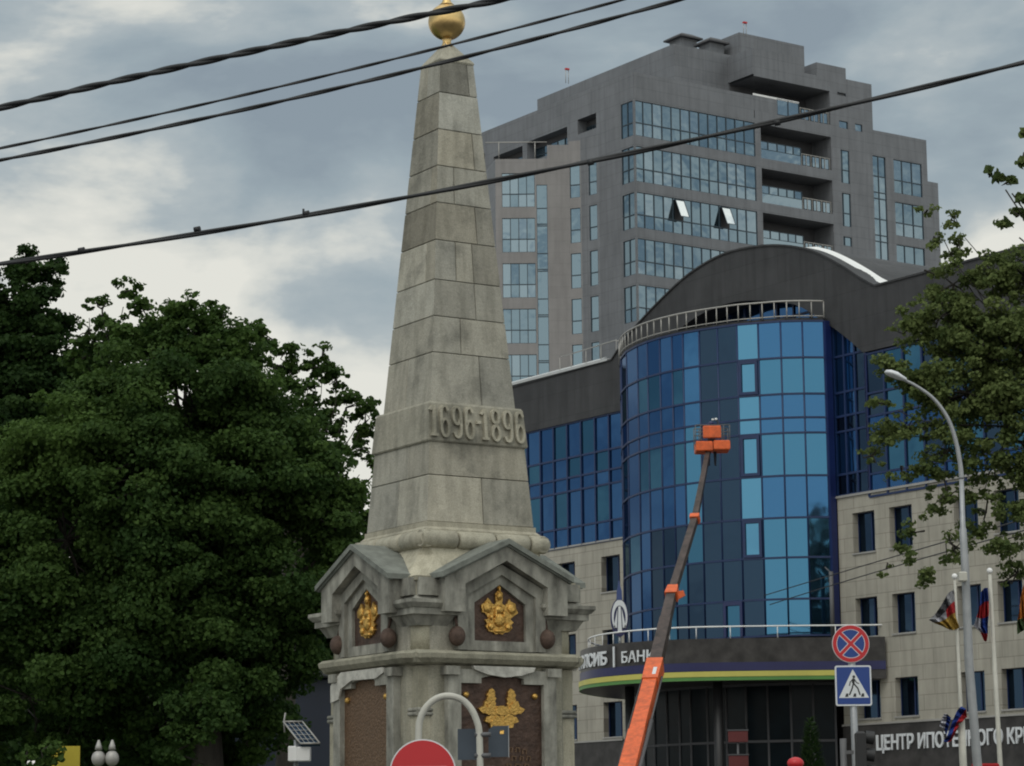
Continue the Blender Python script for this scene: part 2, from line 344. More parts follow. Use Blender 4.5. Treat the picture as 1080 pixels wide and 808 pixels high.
m_leafD = leaf_mat('conifer_needles', (0.02, 0.045, 0.015), (0.045, 0.08, 0.025))

# ------------------------------------------------------------------ ground
def sheet(name, x0, x1, y0, y1, z, m, kind='structure'):
    mb = MB(); mb.add([(x0, y0, z), (x1, y0, z), (x1, y1, z), (x0, y1, z)], [(0, 1, 2, 3)])
    return tag(mb.build(name, m), kind=kind)
sheet('ground', -2500, 2500, -2500, 2500, -0.15, m_pave)
sheet('road', -400, 400, -14, 26, -0.146, m_asph)
o = MB().box(-400, 400, 26, 26.2, -0.15, 0.0).build('kerb', m_kerb); tag(o, kind='structure')
o = MB().box(-400, 400, 26.2, 84, -0.15, 0.0).build('square_paving', m_pave); tag(o, kind='structure')
o = MB().box(-400, 400, 84, 84.2, -0.15, 0.02).build('kerb', m_kerb); tag(o, kind='structure')
mb = MB()
for i in range(-40, 40): mb.add([(i*6, 5.9, -0.142), (i*6+3, 5.9, -0.142), (i*6+3, 6.05, -0.142), (i*6, 6.05, -0.142)], [(0, 1, 2, 3)])
tag(mb.build('road_marking', m_white), kind='structure')
o = MB().box(-60, -3.2, 40, 80, 0.0, 0.06).build('lawn', m_grass); tag(o, kind='structure')

# ------------------------------------------------------------------ wall with openings
def holed_wall(mb, fn, a0, a1, z0, z1, holes, m=0, mr=None, mback=None):
    """fn(a, z, d): d metres behind the outer face. holes: (a0, a1, z0, z1, depth, closed)"""
    A = sorted({a0, a1, *[h[0] for h in holes], *[h[1] for h in holes]}); Z = sorted({z0, z1, *[h[2] for h in holes], *[h[3] for h in holes]})
    A = [a for a in A if a0 <= a <= a1]; Z = [z for z in Z if z0 <= z <= z1]
    mr = m if mr is None else mr; mback = mr if mback is None else mback
    for i in range(len(A)-1):
        for j in range(len(Z)-1):
            ca, cz = (A[i]+A[i+1])/2, (Z[j]+Z[j+1])/2
            if any(h[0] < ca < h[1] and h[2] < cz < h[3] for h in holes): continue
            mb.add([fn(A[i], Z[j], 0), fn(A[i+1], Z[j], 0), fn(A[i+1], Z[j+1], 0), fn(A[i], Z[j+1], 0)], [(0, 1, 2, 3)], m)
    for (b0, b1, c0, c1, dp, closed) in holes:
        q = [(b0, c0), (b1, c0), (b1, c1), (b0, c1)]
        for k in range(3 if closed == 2 else 4):
            p, r_ = q[k], q[(k+1) % 4]
            mb.add([fn(p[0], p[1], 0), fn(r_[0], r_[1], 0), fn(r_[0], r_[1], dp), fn(p[0], p[1], dp)], [(0, 1, 2, 3)], mr)
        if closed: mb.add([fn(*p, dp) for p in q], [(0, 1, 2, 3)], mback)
def window(parent, name, fn, a0, a1, z0, z1, d, cols, rows, fr, fm, gm, jit=0.004, inset=None):
    """one window: frame mesh with its bars, the panes as a child. cols/rows are lists of bar positions."""
    A = [a0]+list(cols)+[a1]; Z = [z0]+list(rows)+[z1]
    f = MB(); h = fr/2
    def bar(p0, p1, q0, q1, dd=0.0):
        vs = [fn(p0, q0, d-0.05-dd), fn(p1, q0, d-0.05-dd), fn(p1, q1, d-0.05-dd), fn(p0, q1, d-0.05-dd), fn(p0, q0, d+0.05), fn(p1, q0, d+0.05), fn(p1, q1, d+0.05), fn(p0, q1, d+0.05)]
        f.add(vs, [(0, 1, 2, 3), (4, 7, 6, 5), (0, 4, 5, 1), (1, 5, 6, 2), (2, 6, 7, 3), (3, 7, 4, 0)])
    for i, a in enumerate(A):
        bar(a if i == 0 else a-h, a if i == len(A)-1 else a+h, z0, z1)
    for j, z in enumerate(Z):
        bar(a0+0.001, a1-0.001, z+0.001 if j == 0 else z-h, z-0.001 if j == len(Z)-1 else z+h, 0.004)
    fo = f.build(name, fm, parent)
    g = MB()
    gms = gm if isinstance(gm, list) else [gm]
    for i in range(len(A)-1):
        for j in range(len(Z)-1):
            e = [rng.normal(0, jit) for _ in range(3)]
            g.add([fn(A[i], Z[j], d+e[0]), fn(A[i+1], Z[j], d+e[1]), fn(A[i+1], Z[j+1], d+e[1]+e[2]), fn(A[i], Z[j+1], d+e[0]+e[2])], [(0, 1, 2, 3)], int(rng.integers(len(gms))))
    g.build('pane', gms, fo)
    return fo

# ================================================================== HIGH-RISE
TO = Vector((9.076, 185.0, 0)); TA = atan2(0.5693, 0.8221)
tw = empty('high_rise_building', TO, TA, 'tall grey clad apartment tower with bands of pale blue windows behind the bank', 'tower block')
TM = Matrix.Translation(TO) @ Matrix.Rotation(TA, 4, 'Z'); TI = TM.inverted()
fR = lambda a, z, d: (a, d, z)
fL = lambda a, z, d: (d, a, z)
ZT = [54.93-3.44*k for k in range(8)]
ZB = 28.0
hR = [(0.0, 11.45, z-2.65, z, 0.14, False) for z in ZT]
BAL = [(12.0, 19.05, z-2.66, z, 2.2, True) for z in ZT]
hR += BAL + [(11.465, 19.06, 55.9, 58.6, 2.85, 2)]
smallw = [(19.95, 20.85, 55.82, 56.4), (21.6, 22.35, 55.82, 56.4), (19.85, 20.75, 58.42, 58.66)]
winA = [(20.0, 20.88, 54.08-3.42*k-2.63, 54.08-3.42*k) for k in range(2)] + [(20.0, 20.88, 46.5, 47.22)] + [(20.0, 20.88, 43.9-3.44*k-2.0, 43.9-3.44*k) for k in range(3)]
winB = [(23.3, 24.66, 41.0, 54.1)]
winC = [(25.5, 28.5, 54.1-3.42*k-2.7, 54.1-3.42*k) for k in range(5)]
hR += [(*w, 0.16, False) for w in smallw+winA+winB+winC]
wall = MB()
def seg(a0, a1, ztop):
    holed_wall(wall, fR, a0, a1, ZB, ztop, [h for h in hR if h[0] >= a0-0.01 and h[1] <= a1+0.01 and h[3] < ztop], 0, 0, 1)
seg(0, 11.46, 55.3); seg(11.46, 19.5, 58.75); seg(19.5, 23.2, 58.75); seg(23.2, 29.1, 55.0); seg(29.1, 30.2, 52.0)
# left facade: flat part, then a wall that swings outwards and a bay facing the street
hL = [(0.0, 1.57, z-2.65, z, 0.14, False) for z in ZT]
holed_wall(wall, fL, 0, 4.4, ZB, 55.3, hL, 0)
slits = [(4.62, 6.97, 53.9, 55.05, 0.9, True), (8.3, 13.6, 53.2, 54.85, 0.9, True), (14.2, 18.2, 52.6, 54.7, 0.9, True)]
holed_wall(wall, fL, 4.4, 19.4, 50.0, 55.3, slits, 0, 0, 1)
def segfn(p, q):
    p = Vector(p); q = Vector(q); t = (q-p).normalized(); nn = Vector((t.y, -t.x))
    if nn.x > 0: nn = -nn
    return (lambda a, z, d: (p.x+t.x*a-nn.x*d, p.y+t.y*a-nn.y*d, z)), (q-p).length
PL = [(-0.002, 4.4), (-0.45, 6.05), (-0.97, 6.8), (-0.97-0.822*1.62, 6.8+0.569*1.62), (-0.97-0.822*5.5, 6.8+0.569*5.5)]
PL.append((PL[-1][0]+2.5, PL[-1][1]+6.0))
WTOP = 52.95
tops = [53.35, 53.2, WTOP, 51.9, 51.9]
bayw = []
for i in range(5):
    f, ln = segfn(PL[i], PL[i+1])
    if i == 0: ho = [(0.2, 0.95, z-2.65, z, 0.14, False) for z in ZT[1:]]
    elif i == 1: ho = [(0.06, 0.86, z-2.65, z, 0.14, False) for z in ZT[1:]]
    elif i == 3: ho = [(0.03, 0.83, ZB+0.2, 49.9, 0.12, False)] + [(0.95, 3.4, z-0.68-2.6, z-0.68, 0.12, False) for z in ZT[1:]]
    else: ho = []
    holed_wall(wall, f, 0, ln, ZB, tops[i], ho, 2 if i in (1, 2, 3) else 0)
    wall.add([f(0, tops[i], 0), f(ln, tops[i], 0), (3, PL[i+1][1], tops[i]), (3, PL[i][1], tops[i])], [(0, 1, 2, 3)], 0)
    bayw.append((f, ho))
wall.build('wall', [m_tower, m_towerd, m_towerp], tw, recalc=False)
core = MB().box(1.0, 30.1, 2.95, 22, 0, 55.2)
core.box(0.02, 30.18, 0.02, 22, 0, ZB-0.01); core.box(-5.2, 3, 9.0, 19, 0, ZB-0.01)
core.build('core', m_tower, tw)
up_ = MB()
up_.box(0, 11.4, 0, 22, 55.3, 57.05); up_.box(-0.003, 11.3, 22.003, 26, 55.3, 57.05)
up_.box(11.4, 16.54, 0, 2.95, 58.75, 60.8); up_.box(16.541, 20.82, 0, 2.95, 58.75, 59.64); up_.box(17.8, 20.8, 0.002, 2.2, 59.64, 60.7)
up_.box(20.821, 23.45, 0, 6, 58.75, 59.83); up_.box(23.2, 23.449, 0, 6, 55.0, 58.749); up_.box(23.4505, 29.1, 0, 12, 55.0, 56.15); up_.box(29.1005, 30.2, 0, 12, 52.0, 52.8)
up_.box(11.404, 23.4, 2.955, 15, 55.3, 59.6); up_.box(29.11, 30.19, 0.01, 12, ZB, 52.0)
up_.box(23.41, 29.09, 0.3, 12, 50, 55.0)
up_.box(6.2, 12.61, 2.95, 20.9, 57.05, 61.0); up_.box(12.62, 19.2, 2.97, 14, 57.05, 63.0)
up_.build('roof_storey', m_tower, tw)
# windows
for z in ZT:
    cols = [0.87*k for k in range(1, 13)]
    window(tw, 'window', fR, 0.06, 11.45, z-2.65, z, 0.08, cols, [z-1.66], 0.07, m_tframe, [m_tglass, m_tglass, m_tglass2])
    window(tw, 'window', fL, 0.06, 1.57, z-2.65, z, 0.08, [0.84], [z-1.66], 0.07, m_tframe, m_tglass)
for a0, a1, z0, z1 in smallw: window(tw, 'window', fR, a0, a1, z0, z1, 0.1, [], [], 0.06, m_tframe, m_tglass2 if z0 < 58 else m_towerd)
for a0, a1, z0, z1 in winA: window(tw, 'window', fR, a0, a1, z0, z1, 0.1, [a0+0.18] if z1-z0 > 1 else [a0+0.2], [z0+1.05] if z1-z0 > 1.2 else [], 0.07, m_tframe, m_tglass)
window(tw, 'window', fR, 23.3, 24.66, 41.0, 54.1, 0.1, [23.93], [z for k in range(4) for z in (52.49-3.42*k, 51.2-3.42*k, 50.7-3.42*k) if z > 41.3], 0.07, m_tframe, [m_tglass, m_tglass2])
for a0, a1, z0, z1 in winC: window(tw, 'window', fR, a0, a1, z0, z1, 0.1, [26.42, 27.46], [z0+1.05], 0.07, m_tframe, [m_tglass, m_tglass, m_tglass2])
for i, (f, ho) in enumerate(bayw):
    for h in ho:
        if i in (0, 1): window(tw, 'window', f, h[0], h[1], h[2], h[3], 0.08, [], [h[3]-1.66], 0.07, m_tframe, m_tglass)
        elif h[0] < 0.5:
            window(tw, 'window', f, h[0], h[1], h[2], h[3], 0.06, [], [z for k in range(7) for z in (48.1-3.44*k, 46.9-3.44*k, 50.2-3.44*k) if ZB+0.4 < z < 49.6], 0.06, m_tframe, m_tglass)
        else: window(tw, 'window', f, h[0], h[1], h[2], h[3], 0.08, [h[0]+0.61, h[0]+1.22, h[0]+1.84], [h[3]-1.6], 0.06, m_tframe, [m_tglass, m_tglass2])
for a0, a1, z0, z1, dd, cc in slits: window(tw, 'window', fL, a0+0.5, a1-0.05, z0+0.02, z1-0.45, 0.85, [a0+0.5+(a1-a0-0.6)*k/5 for k in range(1, 5)], [z0+0.6], 0.06, m_tframe, m_tglass)
# two tilted open sashes in the third band
for ua in (3.6, 7.95):
    zt = ZT[2]-0.1; sash = MB(); gl = MB()
    def fs(a, z, d, ua=ua, zt=zt): th = R(24); zz = zt - z; return (ua+a, -0.06-zz*sin(th)+d*cos(th), zt-zz*cos(th)+d*sin(th))
    for (p0, p1, q0, q1) in ((0, 0.84, zt-0.06, zt), (0, 0.84, zt-1.55, zt-1.49), (0, 0.05, zt-1.49, zt-0.06), (0.79, 0.84, zt-1.49, zt-0.06)):
        vs = [fs(a, z, d) for d in (-0.03, 0.03) for a, z in ((p0, q0), (p1, q0), (p1, q1), (p0, q1))]
        sash.add(vs, [(0, 1, 2, 3), (4, 7, 6, 5), (0, 4, 5, 1), (1, 5, 6, 2), (2, 6, 7, 3), (3, 7, 4, 0)])
    gl.add([fs(0.05, zt-1.49, 0), fs(0.79, zt-1.49, 0), fs(0.79, zt-0.06, 0), fs(0.05, zt-0.06, 0)], [(0, 1, 2, 3)])
    so_ = sash.build('open_sash', m_tframe, tw); tag(so_, 'top hung sash tilted open'); gl.build('pane', glass_mat('sky_glint_sash_glass', (.75, .82, .86), (.1, .12, .13)), so_)  # brighter tint puts the reflected sky into the tilted pane
    MB().box(ua+0.03, ua+0.82, 0.02, 0.05, ZT[2]-1.62, ZT[2]-0.08).build('black_gap_plate', m_black, tw)  # black plate stands for the shaded opening behind the sash
# balconies: glazed part, railing, back wall window
for k, (a0, a1, z0, z1) in enumerate([(h[0], h[1], h[2], h[3]) for h in BAL] + [(11.92, 19.06, 55.9, 58.6)]):
    top = k == len(BAL)
    if not top:
        b = MB(); b.box(12.02, 16.0, 0.1, 0.14, z0+0.02, z0+0.72)
        bo = b.build('balcony_parapet', m_tglass2, tw)
        window(tw, 'balcony_glazing', fR, 12.02, 16.05, z0+0.74, z0+1.38, 0.14, [12.8, 13.7, 14.55, 15.3], [], 0.06, m_tframe, [m_tglass2, m_tglass])
    else:
        window(tw, 'balcony_glazing', fR, 13.8, 16.0, 55.95, 57.2, 0.14, [14.9], [], 0.06, m_tframe, m_tglass2)
        MB().box(11.45, 16.0, 0.1, 0.15, 57.12, 57.26).build('handrail', m_white, tw); MB().box(11.47, 13.8, 0.1, 0.14, 55.9, 57.1).build('balcony_parapet', m_tower, tw)
    r = MB(); r.box(16.05, 19.0, 0.12, 0.16, z0+0.92, z0+0.97)
    for q in range(7): r.box(16.1+q*0.47, 16.14+q*0.47, 0.12, 0.16, z0+0.05, z0+0.92)
    for q in range(3): r.box(16.3+q*0.95, 16.95+q*0.95, 0.17, 0.18, z0+0.1, z0+0.85, 1)
    r.build('railing', [m_rail, m_tglass2], tw)
# vents and masts on the roof
for (px, py, Y, w_) in ((720.5, 44.5, 196.5, 1.0), (750.5, 49.0, 195.5, 0.9)):
    p = TI @ at(px, py, Y); x, y, z = p
    c = MB(); c.box(x-w_*0.75, x+w_*0.75, y-w_*0.75, y+w_*0.75, z-1.3, z+0.08, 1)
    c.loft([[(x+sx*q, y+sy*q, z+h) for sx, sy in ((-1, -1), (1, -1), (1, 1), (-1, 1))] for q, h in ((w_*1.1, 0.08), (w_*1.1, 0.2), (w_*0.5, 0.55))])
    c.build('roof_vent', [m_towerd, m_tower], tw)
for (px, y0, y1, Y) in ((598, 71, 88, 192), (785.5, 22, 38, 190)):
    a, b = TI @ at(px, y1, Y), TI @ at(px, y0+2.5, Y); c = MB()
    c.tube([a-Vector((0.12, 0, 0)), b-Vector((0.12, 0, 0))], 0.025, 5); c.tube([a+Vector((0.14, 0, 0)), b+Vector((0.14, 0, 0))], 0.025, 5)
    c.box(b.x-0.15, b.x+0.17, b.y-0.1, b.y+0.1, b.z-0.02, b.z+0.10, 1); c.build('warning_mast', [m_rail, m_signr], tw)
r = MB(); f, ln = segfn(PL[3], PL[4])
for a in (0.9, 3.6): r.tube([f(a, 51.9, 0.1), f(a, 53.25, 0.1)], 0.04, 6)
r.tube([f(0.0, 53.2, 0.1), f(4.6, 53.2, 0.1)], 0.045, 6); r.build('railing', m_rail, tw)

# ================================================================== BANK BUILDING
BO = Vector((13.257, 108.0, 0)); BA = atan2(0.82413, -0.56641)
bank = empty('bank_building', BO, BA, 'low bank building with curved blue glass front, dark arched roof fascia and limestone wings', 'office building')
BM = Matrix.Translation(BO) @ Matrix.Rotation(BA, 4, 'Z'); BI = BM.inverted()
fF = lambda a, z, d: (a, -d, z)
lime = MB(); wins = []
rows = ((13.15, 14.8), (9.72, 11.3), (6.43, 7.96))
cr_ = [-1.82, -4.02, -7.72, -9.93, -13.7, -15.9, -19.6, -21.8]
hr = [(c-0.66, c+0.66, z0, z1, 0.42, False) for c in cr_ for z0, z1 in rows]
holed_wall(lime, fF, -26, -0.26, 6.23, 15.5, hr)
lime.build('stone_wall', m_lime, bank, recalc=False); lime = MB()
cl = [15.52, 19.05, 22.6, 26.1]
hl = [(c-0.72, c+0.72, z0, z1, 0.42, False) for c in cl for z0, z1 in ((13.0, 14.65), (9.65, 11.25), (6.35, 7.94))]
holed_wall(lime, fF, 14.42, 30, 6.23, 15.34, hl)
lime.build('stone_wall', m_lime, bank, recalc=False)
MB().box(-26, -0.22, -0.5, 0.07, 15.503, 15.60).build('coping', m_rail, bank); MB().box(14.4, 30, -0.5, 0.05, 15.343, 15.42).build('coping', m_rail, bank)
MB().box(-26, -0.3, -1.0, 0.12, 0, 6.15).build('ground_floor_cladding', m_band, bank); MB().box(14.6, 30, -1.0, 0.12, 0, 6.15).build('ground_floor_cladding', m_band, bank)
MB().box(-26, -0.3, -0.4, 0.17, 6.152, 6.228).build('ledge', m_rail, bank); MB().box(14.6, 30, -0.4, 0.17, 6.152, 6.228).build('ledge', m_rail, bank)
for h in hr+hl:
    w = window(bank, 'window', fF, h[0], h[1], h[2], h[3], 0.34, [h[0]+0.5], [], 0.06, m_bframe, g_dark)
    MB().box(h[0]-0.04, h[1]+0.04, -0.03, 0.06, h[2]-0.07, h[2]-0.004).build('sill', m_rail, w)
# back of the building
MB().box(-26, 30, -16, -1.1, 0, 15.2).build('building_body', m_fascia, bank)
MB().box(-26, 30, -16, -2.0, 15.2, 21.0).build('building_body', m_fascia, bank)
# flat curtain walls either side
HZ = [15.36, 16.28, 18.0, 18.65, 19.6, 21.25]
def curtain(name, f, cols, zs, d, pick, fr=0.09, sash=()):
    A = cols; fm = MB(); g = MB(); h = fr/2
    for i, a in enumerate(A):
        fm.add([f(a-h, zs[0], d-0.07), f(a+h, zs[0], d-0.07), f(a+h, zs[-1], d-0.07), f(a-h, zs[-1], d-0.07), f(a-h, zs[0], d+0.03), f(a+h, zs[0], d+0.03), f(a+h, zs[-1], d+0.03), f(a-h, zs[-1], d+0.03)],
               [(0, 1, 2, 3), (4, 7, 6, 5), (0, 4, 5, 1), (1, 5, 6, 2), (2, 6, 7, 3), (3, 7, 4, 0)])
    for z in zs:
        a, b_ = A[0], A[-1]
        fm.add([f(a, z-h, d-0.06), f(b_, z-h, d-0.06), f(b_, z+h, d-0.06), f(a, z+h, d-0.06), f(a, z-h, d+0.03), f(b_, z-h, d+0.03), f(b_, z+h, d+0.03), f(a, z+h, d+0.03)],
               [(0, 1, 2, 3), (4, 7, 6, 5), (0, 4, 5, 1), (1, 5, 6, 2), (2, 6, 7, 3), (3, 7, 4, 0)])
    for i in range(len(A)-1):
        for j in range(len(zs)-1):
            e = [rng.normal(0, 0.006) for _ in range(3)]
            g.add([f(A[i], zs[j], d+e[0]), f(A[i+1], zs[j], d+e[1]), f(A[i+1], zs[j+1], d+e[1]+e[2]), f(A[i], zs[j+1], d+e[0]+e[2])], [(0, 1, 2, 3)], pick(i, j))
    fo = fm.build(name, m_bframe, bank); g.build('glazing', [g_lite, g_mid, g_teal, g_dark], fo)
    return fo
curtain('curtain_wall', fF, [14.35+1.113*k for k in range(15)], HZ, 0.02, lambda i, j: 1 if j in (0, 2) else (2 if (i*7+j*3) % 5 < 2 else 1))
curtain('curtain_wall', fF, [-2.25-1.113*k for k in range(20)][::-1], HZ, 0.02, lambda i, j: 1 if j in (0, 2) else (2 if i % 3 else 3))
curtain('curtain_wall', fF, [-2.2, -1.5, -0.85, -0.2], [15.62, 16.49, 18.28, 18.92, 19.92, 21.45, 23.2], 0.12, lambda i, j: 3 if (i == 0 or j in (0, 2)) else 1)  # darker tint puts the recess shade into these panes
curtain('curtain_wall', fF, [0.2+1.1*k for k in range(13)], [23.05, 24.0, 25.1], 1.2, lambda i, j: 1)
b = MB(); b.box(-0.24, 0.20, 0.03, 0.34, 7.9, 23.0); b.box(-2.34, -2.22, -0.3, 0.05, 15.6, 21.35); b.build('corner_post', m_bpost, bank)
b = MB(); b.tube([BI @ at(661.3, 640, 118.3)*1.0, BI @ at(661.3, 470, 118.3)], 0.17, 10); b.build('drainpipe', m_fascia, bank)
# curved glass front
DP = [(-0.09, 0.31), (0.36, 1.10), (0.93, 1.80), (1.70, 2.38), (2.46, 2.90), (3.34, 3.24), (4.22, 3.53), (5.08, 3.73), (5.75, 3.80), (6.55, 3.84), (7.5, 3.78), (8.45, 3.60), (9.87, 3.13), (11.3, 2.35), (12.7, 1.35), (14.36, 0.02)]
DZ = [9.88, 11.38, 13.09, 14.74, 16.49, 18.28, 18.92, 19.92, 21.45, 23.0]
dr = MB(); gz = MB()
def seg2(p, q):
    p = Vector(p); q = Vector(q); t = (q-p).normalized(); nn = Vector((-t.y, t.x))
    return (lambda a, z, d: (p.x+t.x*a-nn.x*d, p.y+t.y*a-nn.y*d, z)), (q-p).length
for i in range(len(DP)-1):
    f, ln = seg2(DP[i], DP[i+1])
    for z in DZ:
        h = 0.04
        dr.add([f(0, z-h, -0.05), f(ln, z-h, -0.05), f(ln, z+h, -0.05), f(0, z+h, -0.05), f(0, z-h, 0.05), f(ln, z-h, 0.05), f(ln, z+h, 0.05), f(0, z+h, 0.05)], [(0, 1, 2, 3), (0, 4, 5, 1), (3, 2, 6, 7)])
    for j in range(len(DZ)-1):
        e = [rng.normal(0, 0.003) for _ in range(3)]
        vis = j in (1, 3, 5, 8-1, 8) # vision rows
        if i in (4, 5): mi = 3  # reflected dark surroundings put into these columns as dark glass
        elif i == 3: mi = 3 if j < 2 else 5  # reflected trees below and sky above put into the pane tint
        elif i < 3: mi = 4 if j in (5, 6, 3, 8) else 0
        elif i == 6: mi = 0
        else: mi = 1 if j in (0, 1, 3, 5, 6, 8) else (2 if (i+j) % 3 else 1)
        if j < 3 and 3 < i < 10: mi = 3 if (i+j) % 4 else 2  # tree reflections low on the drum painted as darker panes
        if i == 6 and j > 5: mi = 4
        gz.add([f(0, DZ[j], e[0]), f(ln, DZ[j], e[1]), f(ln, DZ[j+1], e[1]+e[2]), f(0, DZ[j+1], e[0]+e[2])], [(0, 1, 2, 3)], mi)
for p in DP: dr.tube([(p[0], p[1], DZ[0]), (p[0], p[1], DZ[-1])], 0.042, 6)
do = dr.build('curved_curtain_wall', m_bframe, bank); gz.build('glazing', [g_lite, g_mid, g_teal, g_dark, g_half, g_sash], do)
f, ln = seg2(DP[3], DP[4])
for j in (8-1, 5-1, 3-1):
    z0, z1 = DZ[j]+0.05, DZ[j+1]-0.05; s_ = MB()
    for (a0, a1, b0, b1) in ((0.05, 0.17, z0, z1), (ln-0.17, ln-0.05, z0, z1), (0.17, ln-0.17, z0, z0+0.12), (0.17, ln-0.17, z1-0.12, z1)):
        s_.add([f(a, z, d) for d in (-0.09, -0.01) for a, z in ((a0, b0), (a1, b0), (a1, b1), (a0, b1))], [(0, 1, 2, 3), (4, 7, 6, 5), (0, 4, 5, 1), (1, 5, 6, 2), (2, 6, 7, 3), (3, 7, 4, 0)])
    s_.build('window_sash', m_bframe, do)
# door frame at the foot of the curved front
f, ln = seg2(DP[4], DP[5]); s_ = MB()
for (a0, a1, b0, b1) in ((0.02, 0.14, 9.9, 11.35), (ln-0.14, ln-0.02, 9.9, 11.35), (0.14, ln-0.14, 11.2, 11.35)):
    s_.add([f(a, z, d) for d in (-0.1, -0.01) for a, z in ((a0, b0), (a1, b0), (a1, b1), (a0, b1))], [(0, 1, 2, 3), (4, 7, 6, 5), (0, 4, 5, 1), (1, 5, 6, 2), (2, 6, 7, 3), (3, 7, 4, 0)])
s_.build('door_frame', m_bpost, bank)
# drum roof edge and railing
b = MB(); ring = [(p[0], p[1]) for p in DP]+[(14.3, -1.1), (0, -1.1)]
b.poly(ring, lambda a, c_, d: (a, c_, d), 23.04, 23.14); b.build('drum_roof', m_fascia, bank)
rl = MB(); ctr = Vector((6.5, -1.5)); path = [Vector((p[0], p[1]))+(Vector(p)-ctr).normalized()*0.06 for p in DP]
path = [Vector((p.x, p.y, 0)) for p in path]
dense = smooth_path(path, 6)
acc = [0]
for i in range(1, len(dense)): acc.append(acc[-1]+(dense[i]-dense[i-1]).length)
def along(s_):
    for i in range(1, len(acc)):
        if acc[i] >= s_: t = (s_-acc[i-1])/(acc[i]-acc[i-1]); return dense[i-1].lerp(dense[i], t)
    return dense[-1]
for zz, r_ in ((23.84, 0.04), (23.2, 0.025)): rl.tube([p+Vector((0, 0, zz)) for p in dense], r_, 6)
q = 0.0
while q < acc[-1]: p = along(q); rl.tube([p+Vector((0, 0, 23.12)), p+Vector((0, 0, 23.84))], 0.028, 6); q += 0.52
rl.build('railing', m_rail, bank)
# roof: flat wings and the big arch
top = [(-26, 24.05), (-3.11, 24.0), (-2.27, 24.48), (-1.13, 25.22), (0.63, 26.17), (2.46, 26.77), (4.35, 27.1), (6.64, 27.2), (9.02, 26.78), (11.13, 25.98), (13.17, 25.01), (14.2, 24.38), (15.03, 23.77), (30, 23.65)]
tp = [Vector((a, z, 0)) for a, z in top]; tp = [tp[0]]+smooth_path(tp[1:13], 4)+[tp[-1]]
bot = [(30, 21.28), (14.3, 21.28), (13.4, 22.3), (12.0, 23.3), (10.3, 24.2), (8.4, 24.75), (6.4, 24.92), (4.45, 24.70), (1.95, 24.08), (0.17, 23.06), (-0.99, 22.30), (-2.23, 21.34), (-26, 21.34)]
bp_ = [Vector((a, z, 0)) for a, z in bot]; bp_ = [bp_[0]]+smooth_path(bp_[1:12], 4)+[bp_[-1]]
prof = [(p.x, p.y) for p in tp]+[(p.x, p.y) for p in bp_]
b = MB(); b.poly(prof, lambda a, c_, d: (a, d, c_), -2.0, 0.10); b.build('roof_fascia', m_fascia, bank)
b = MB()
for i in range(len(tp)-1):
    p, q = tp[i], tp[i+1]; e0 = 0.10 if p.x > -3.2 else 0.05
    b.add([(p.x, 0.16, p.y-0.05), (q.x, 0.16, q.y-0.05), (q.x, 0.16, q.y+0.03), (p.x, 0.16, p.y+0.03), (p.x, -14, p.y+0.03), (q.x, -14, q.y+0.03)], [(0, 1, 2, 3), (3, 2, 5, 4)])
b.build('roof_sheet', m_fascia, bank)
# the pale rear edge of the arch that shows over its right shoulder, and the skylight strip on the left wing
b = MB(); q = smooth_path([(1.9, 26.62, 0), (0.9, 26.24, 0), (-0.2, 25.68, 0), (-1.3, 25.03, 0), (-2.3, 24.40, 0), (-3.3, 23.97, 0)], 5)
b.loft([[(p.x, -0.5, p.y-0.30), (p.x, -0.5, p.y+0.02+0.10*sin(pi*i/(len(q)-1))), (p.x, -1.2, p.y+0.14), (p.x, -1.2, p.y-0.3)] for i, p in enumerate(q)]); b.build('roof_edge_trim', m_white, bank)
b = MB(); b.box(-8, -3.7, -5.4, -2.6, 24.0, 24.75); b.box(-4.5, -3.9, -2.65, -2.55, 24.4, 24.75, 1); b.build('roof_plant_box', [m_roofw, m_black], bank)
b = MB(); b.box(15.3, 30, -0.2, 0.2, 23.75, 23.87); b.add([(17.2, -0.1, 23.87), (30, -0.1, 23.87), (30, -2.3, 24.7), (18.6, -2.3, 24.7)], [(0, 1, 2, 3)]); b.build('skylight_strip', m_roofw, bank)
rl = MB(); rl.tube([(14.2, 0.1, 24.5), (15.2, -0.2, 24.72), (20.5, -0.9, 24.85)], 0.03, 6)
for u in (15.2, 16.6, 18.0, 19.4, 20.5): rl.tube([(u, -0.3-(u-15.2)*0.1, 23.8), (u, -0.3-(u-15.2)*0.1, 24.8)], 0.022, 5)
rl.build('railing', m_rail, bank)
# canopy
CP = [(-3.02, 0.14), (-2.8, 0.42), (-1.2, 2.75), (0.3, 4.85), (1.5, 6.25), (2.7, 7.1), (4.0, 7.5), (5.4, 7.62), (6.6, 7.5), (7.8, 7.12), (9.0, 6.5), (10.2, 5.6), (11.3, 4.5), (12.3, 3.2), (13.2, 1.8), (13.9, 0.06)]
cpd = [CP[0]]+[(p.x, p.y) for p in smooth_path([Vector((*p, 0)) for p in CP[1:]], 5)]
def grow(pts, e):
    out = []
    for i, p in enumerate(pts):
        a = Vector(pts[max(i-1, 0)]); b_ = Vector(pts[min(i+1, len(pts)-1)]); t = (b_-a).normalized(); n_ = Vector((-t.y, t.x)); out.append((p[0]+n_.x*e, p[1]+n_.y*e))
    return out
idm = lambda a, c_, d: (a, c_, d)
cn = MB(); cn.poly(cpd+[(13.9, -0.2), (-3.02, -0.2)][:0] or cpd, idm, 7.95, 9.62); canopy = cn.build('canopy', m_band, bank)
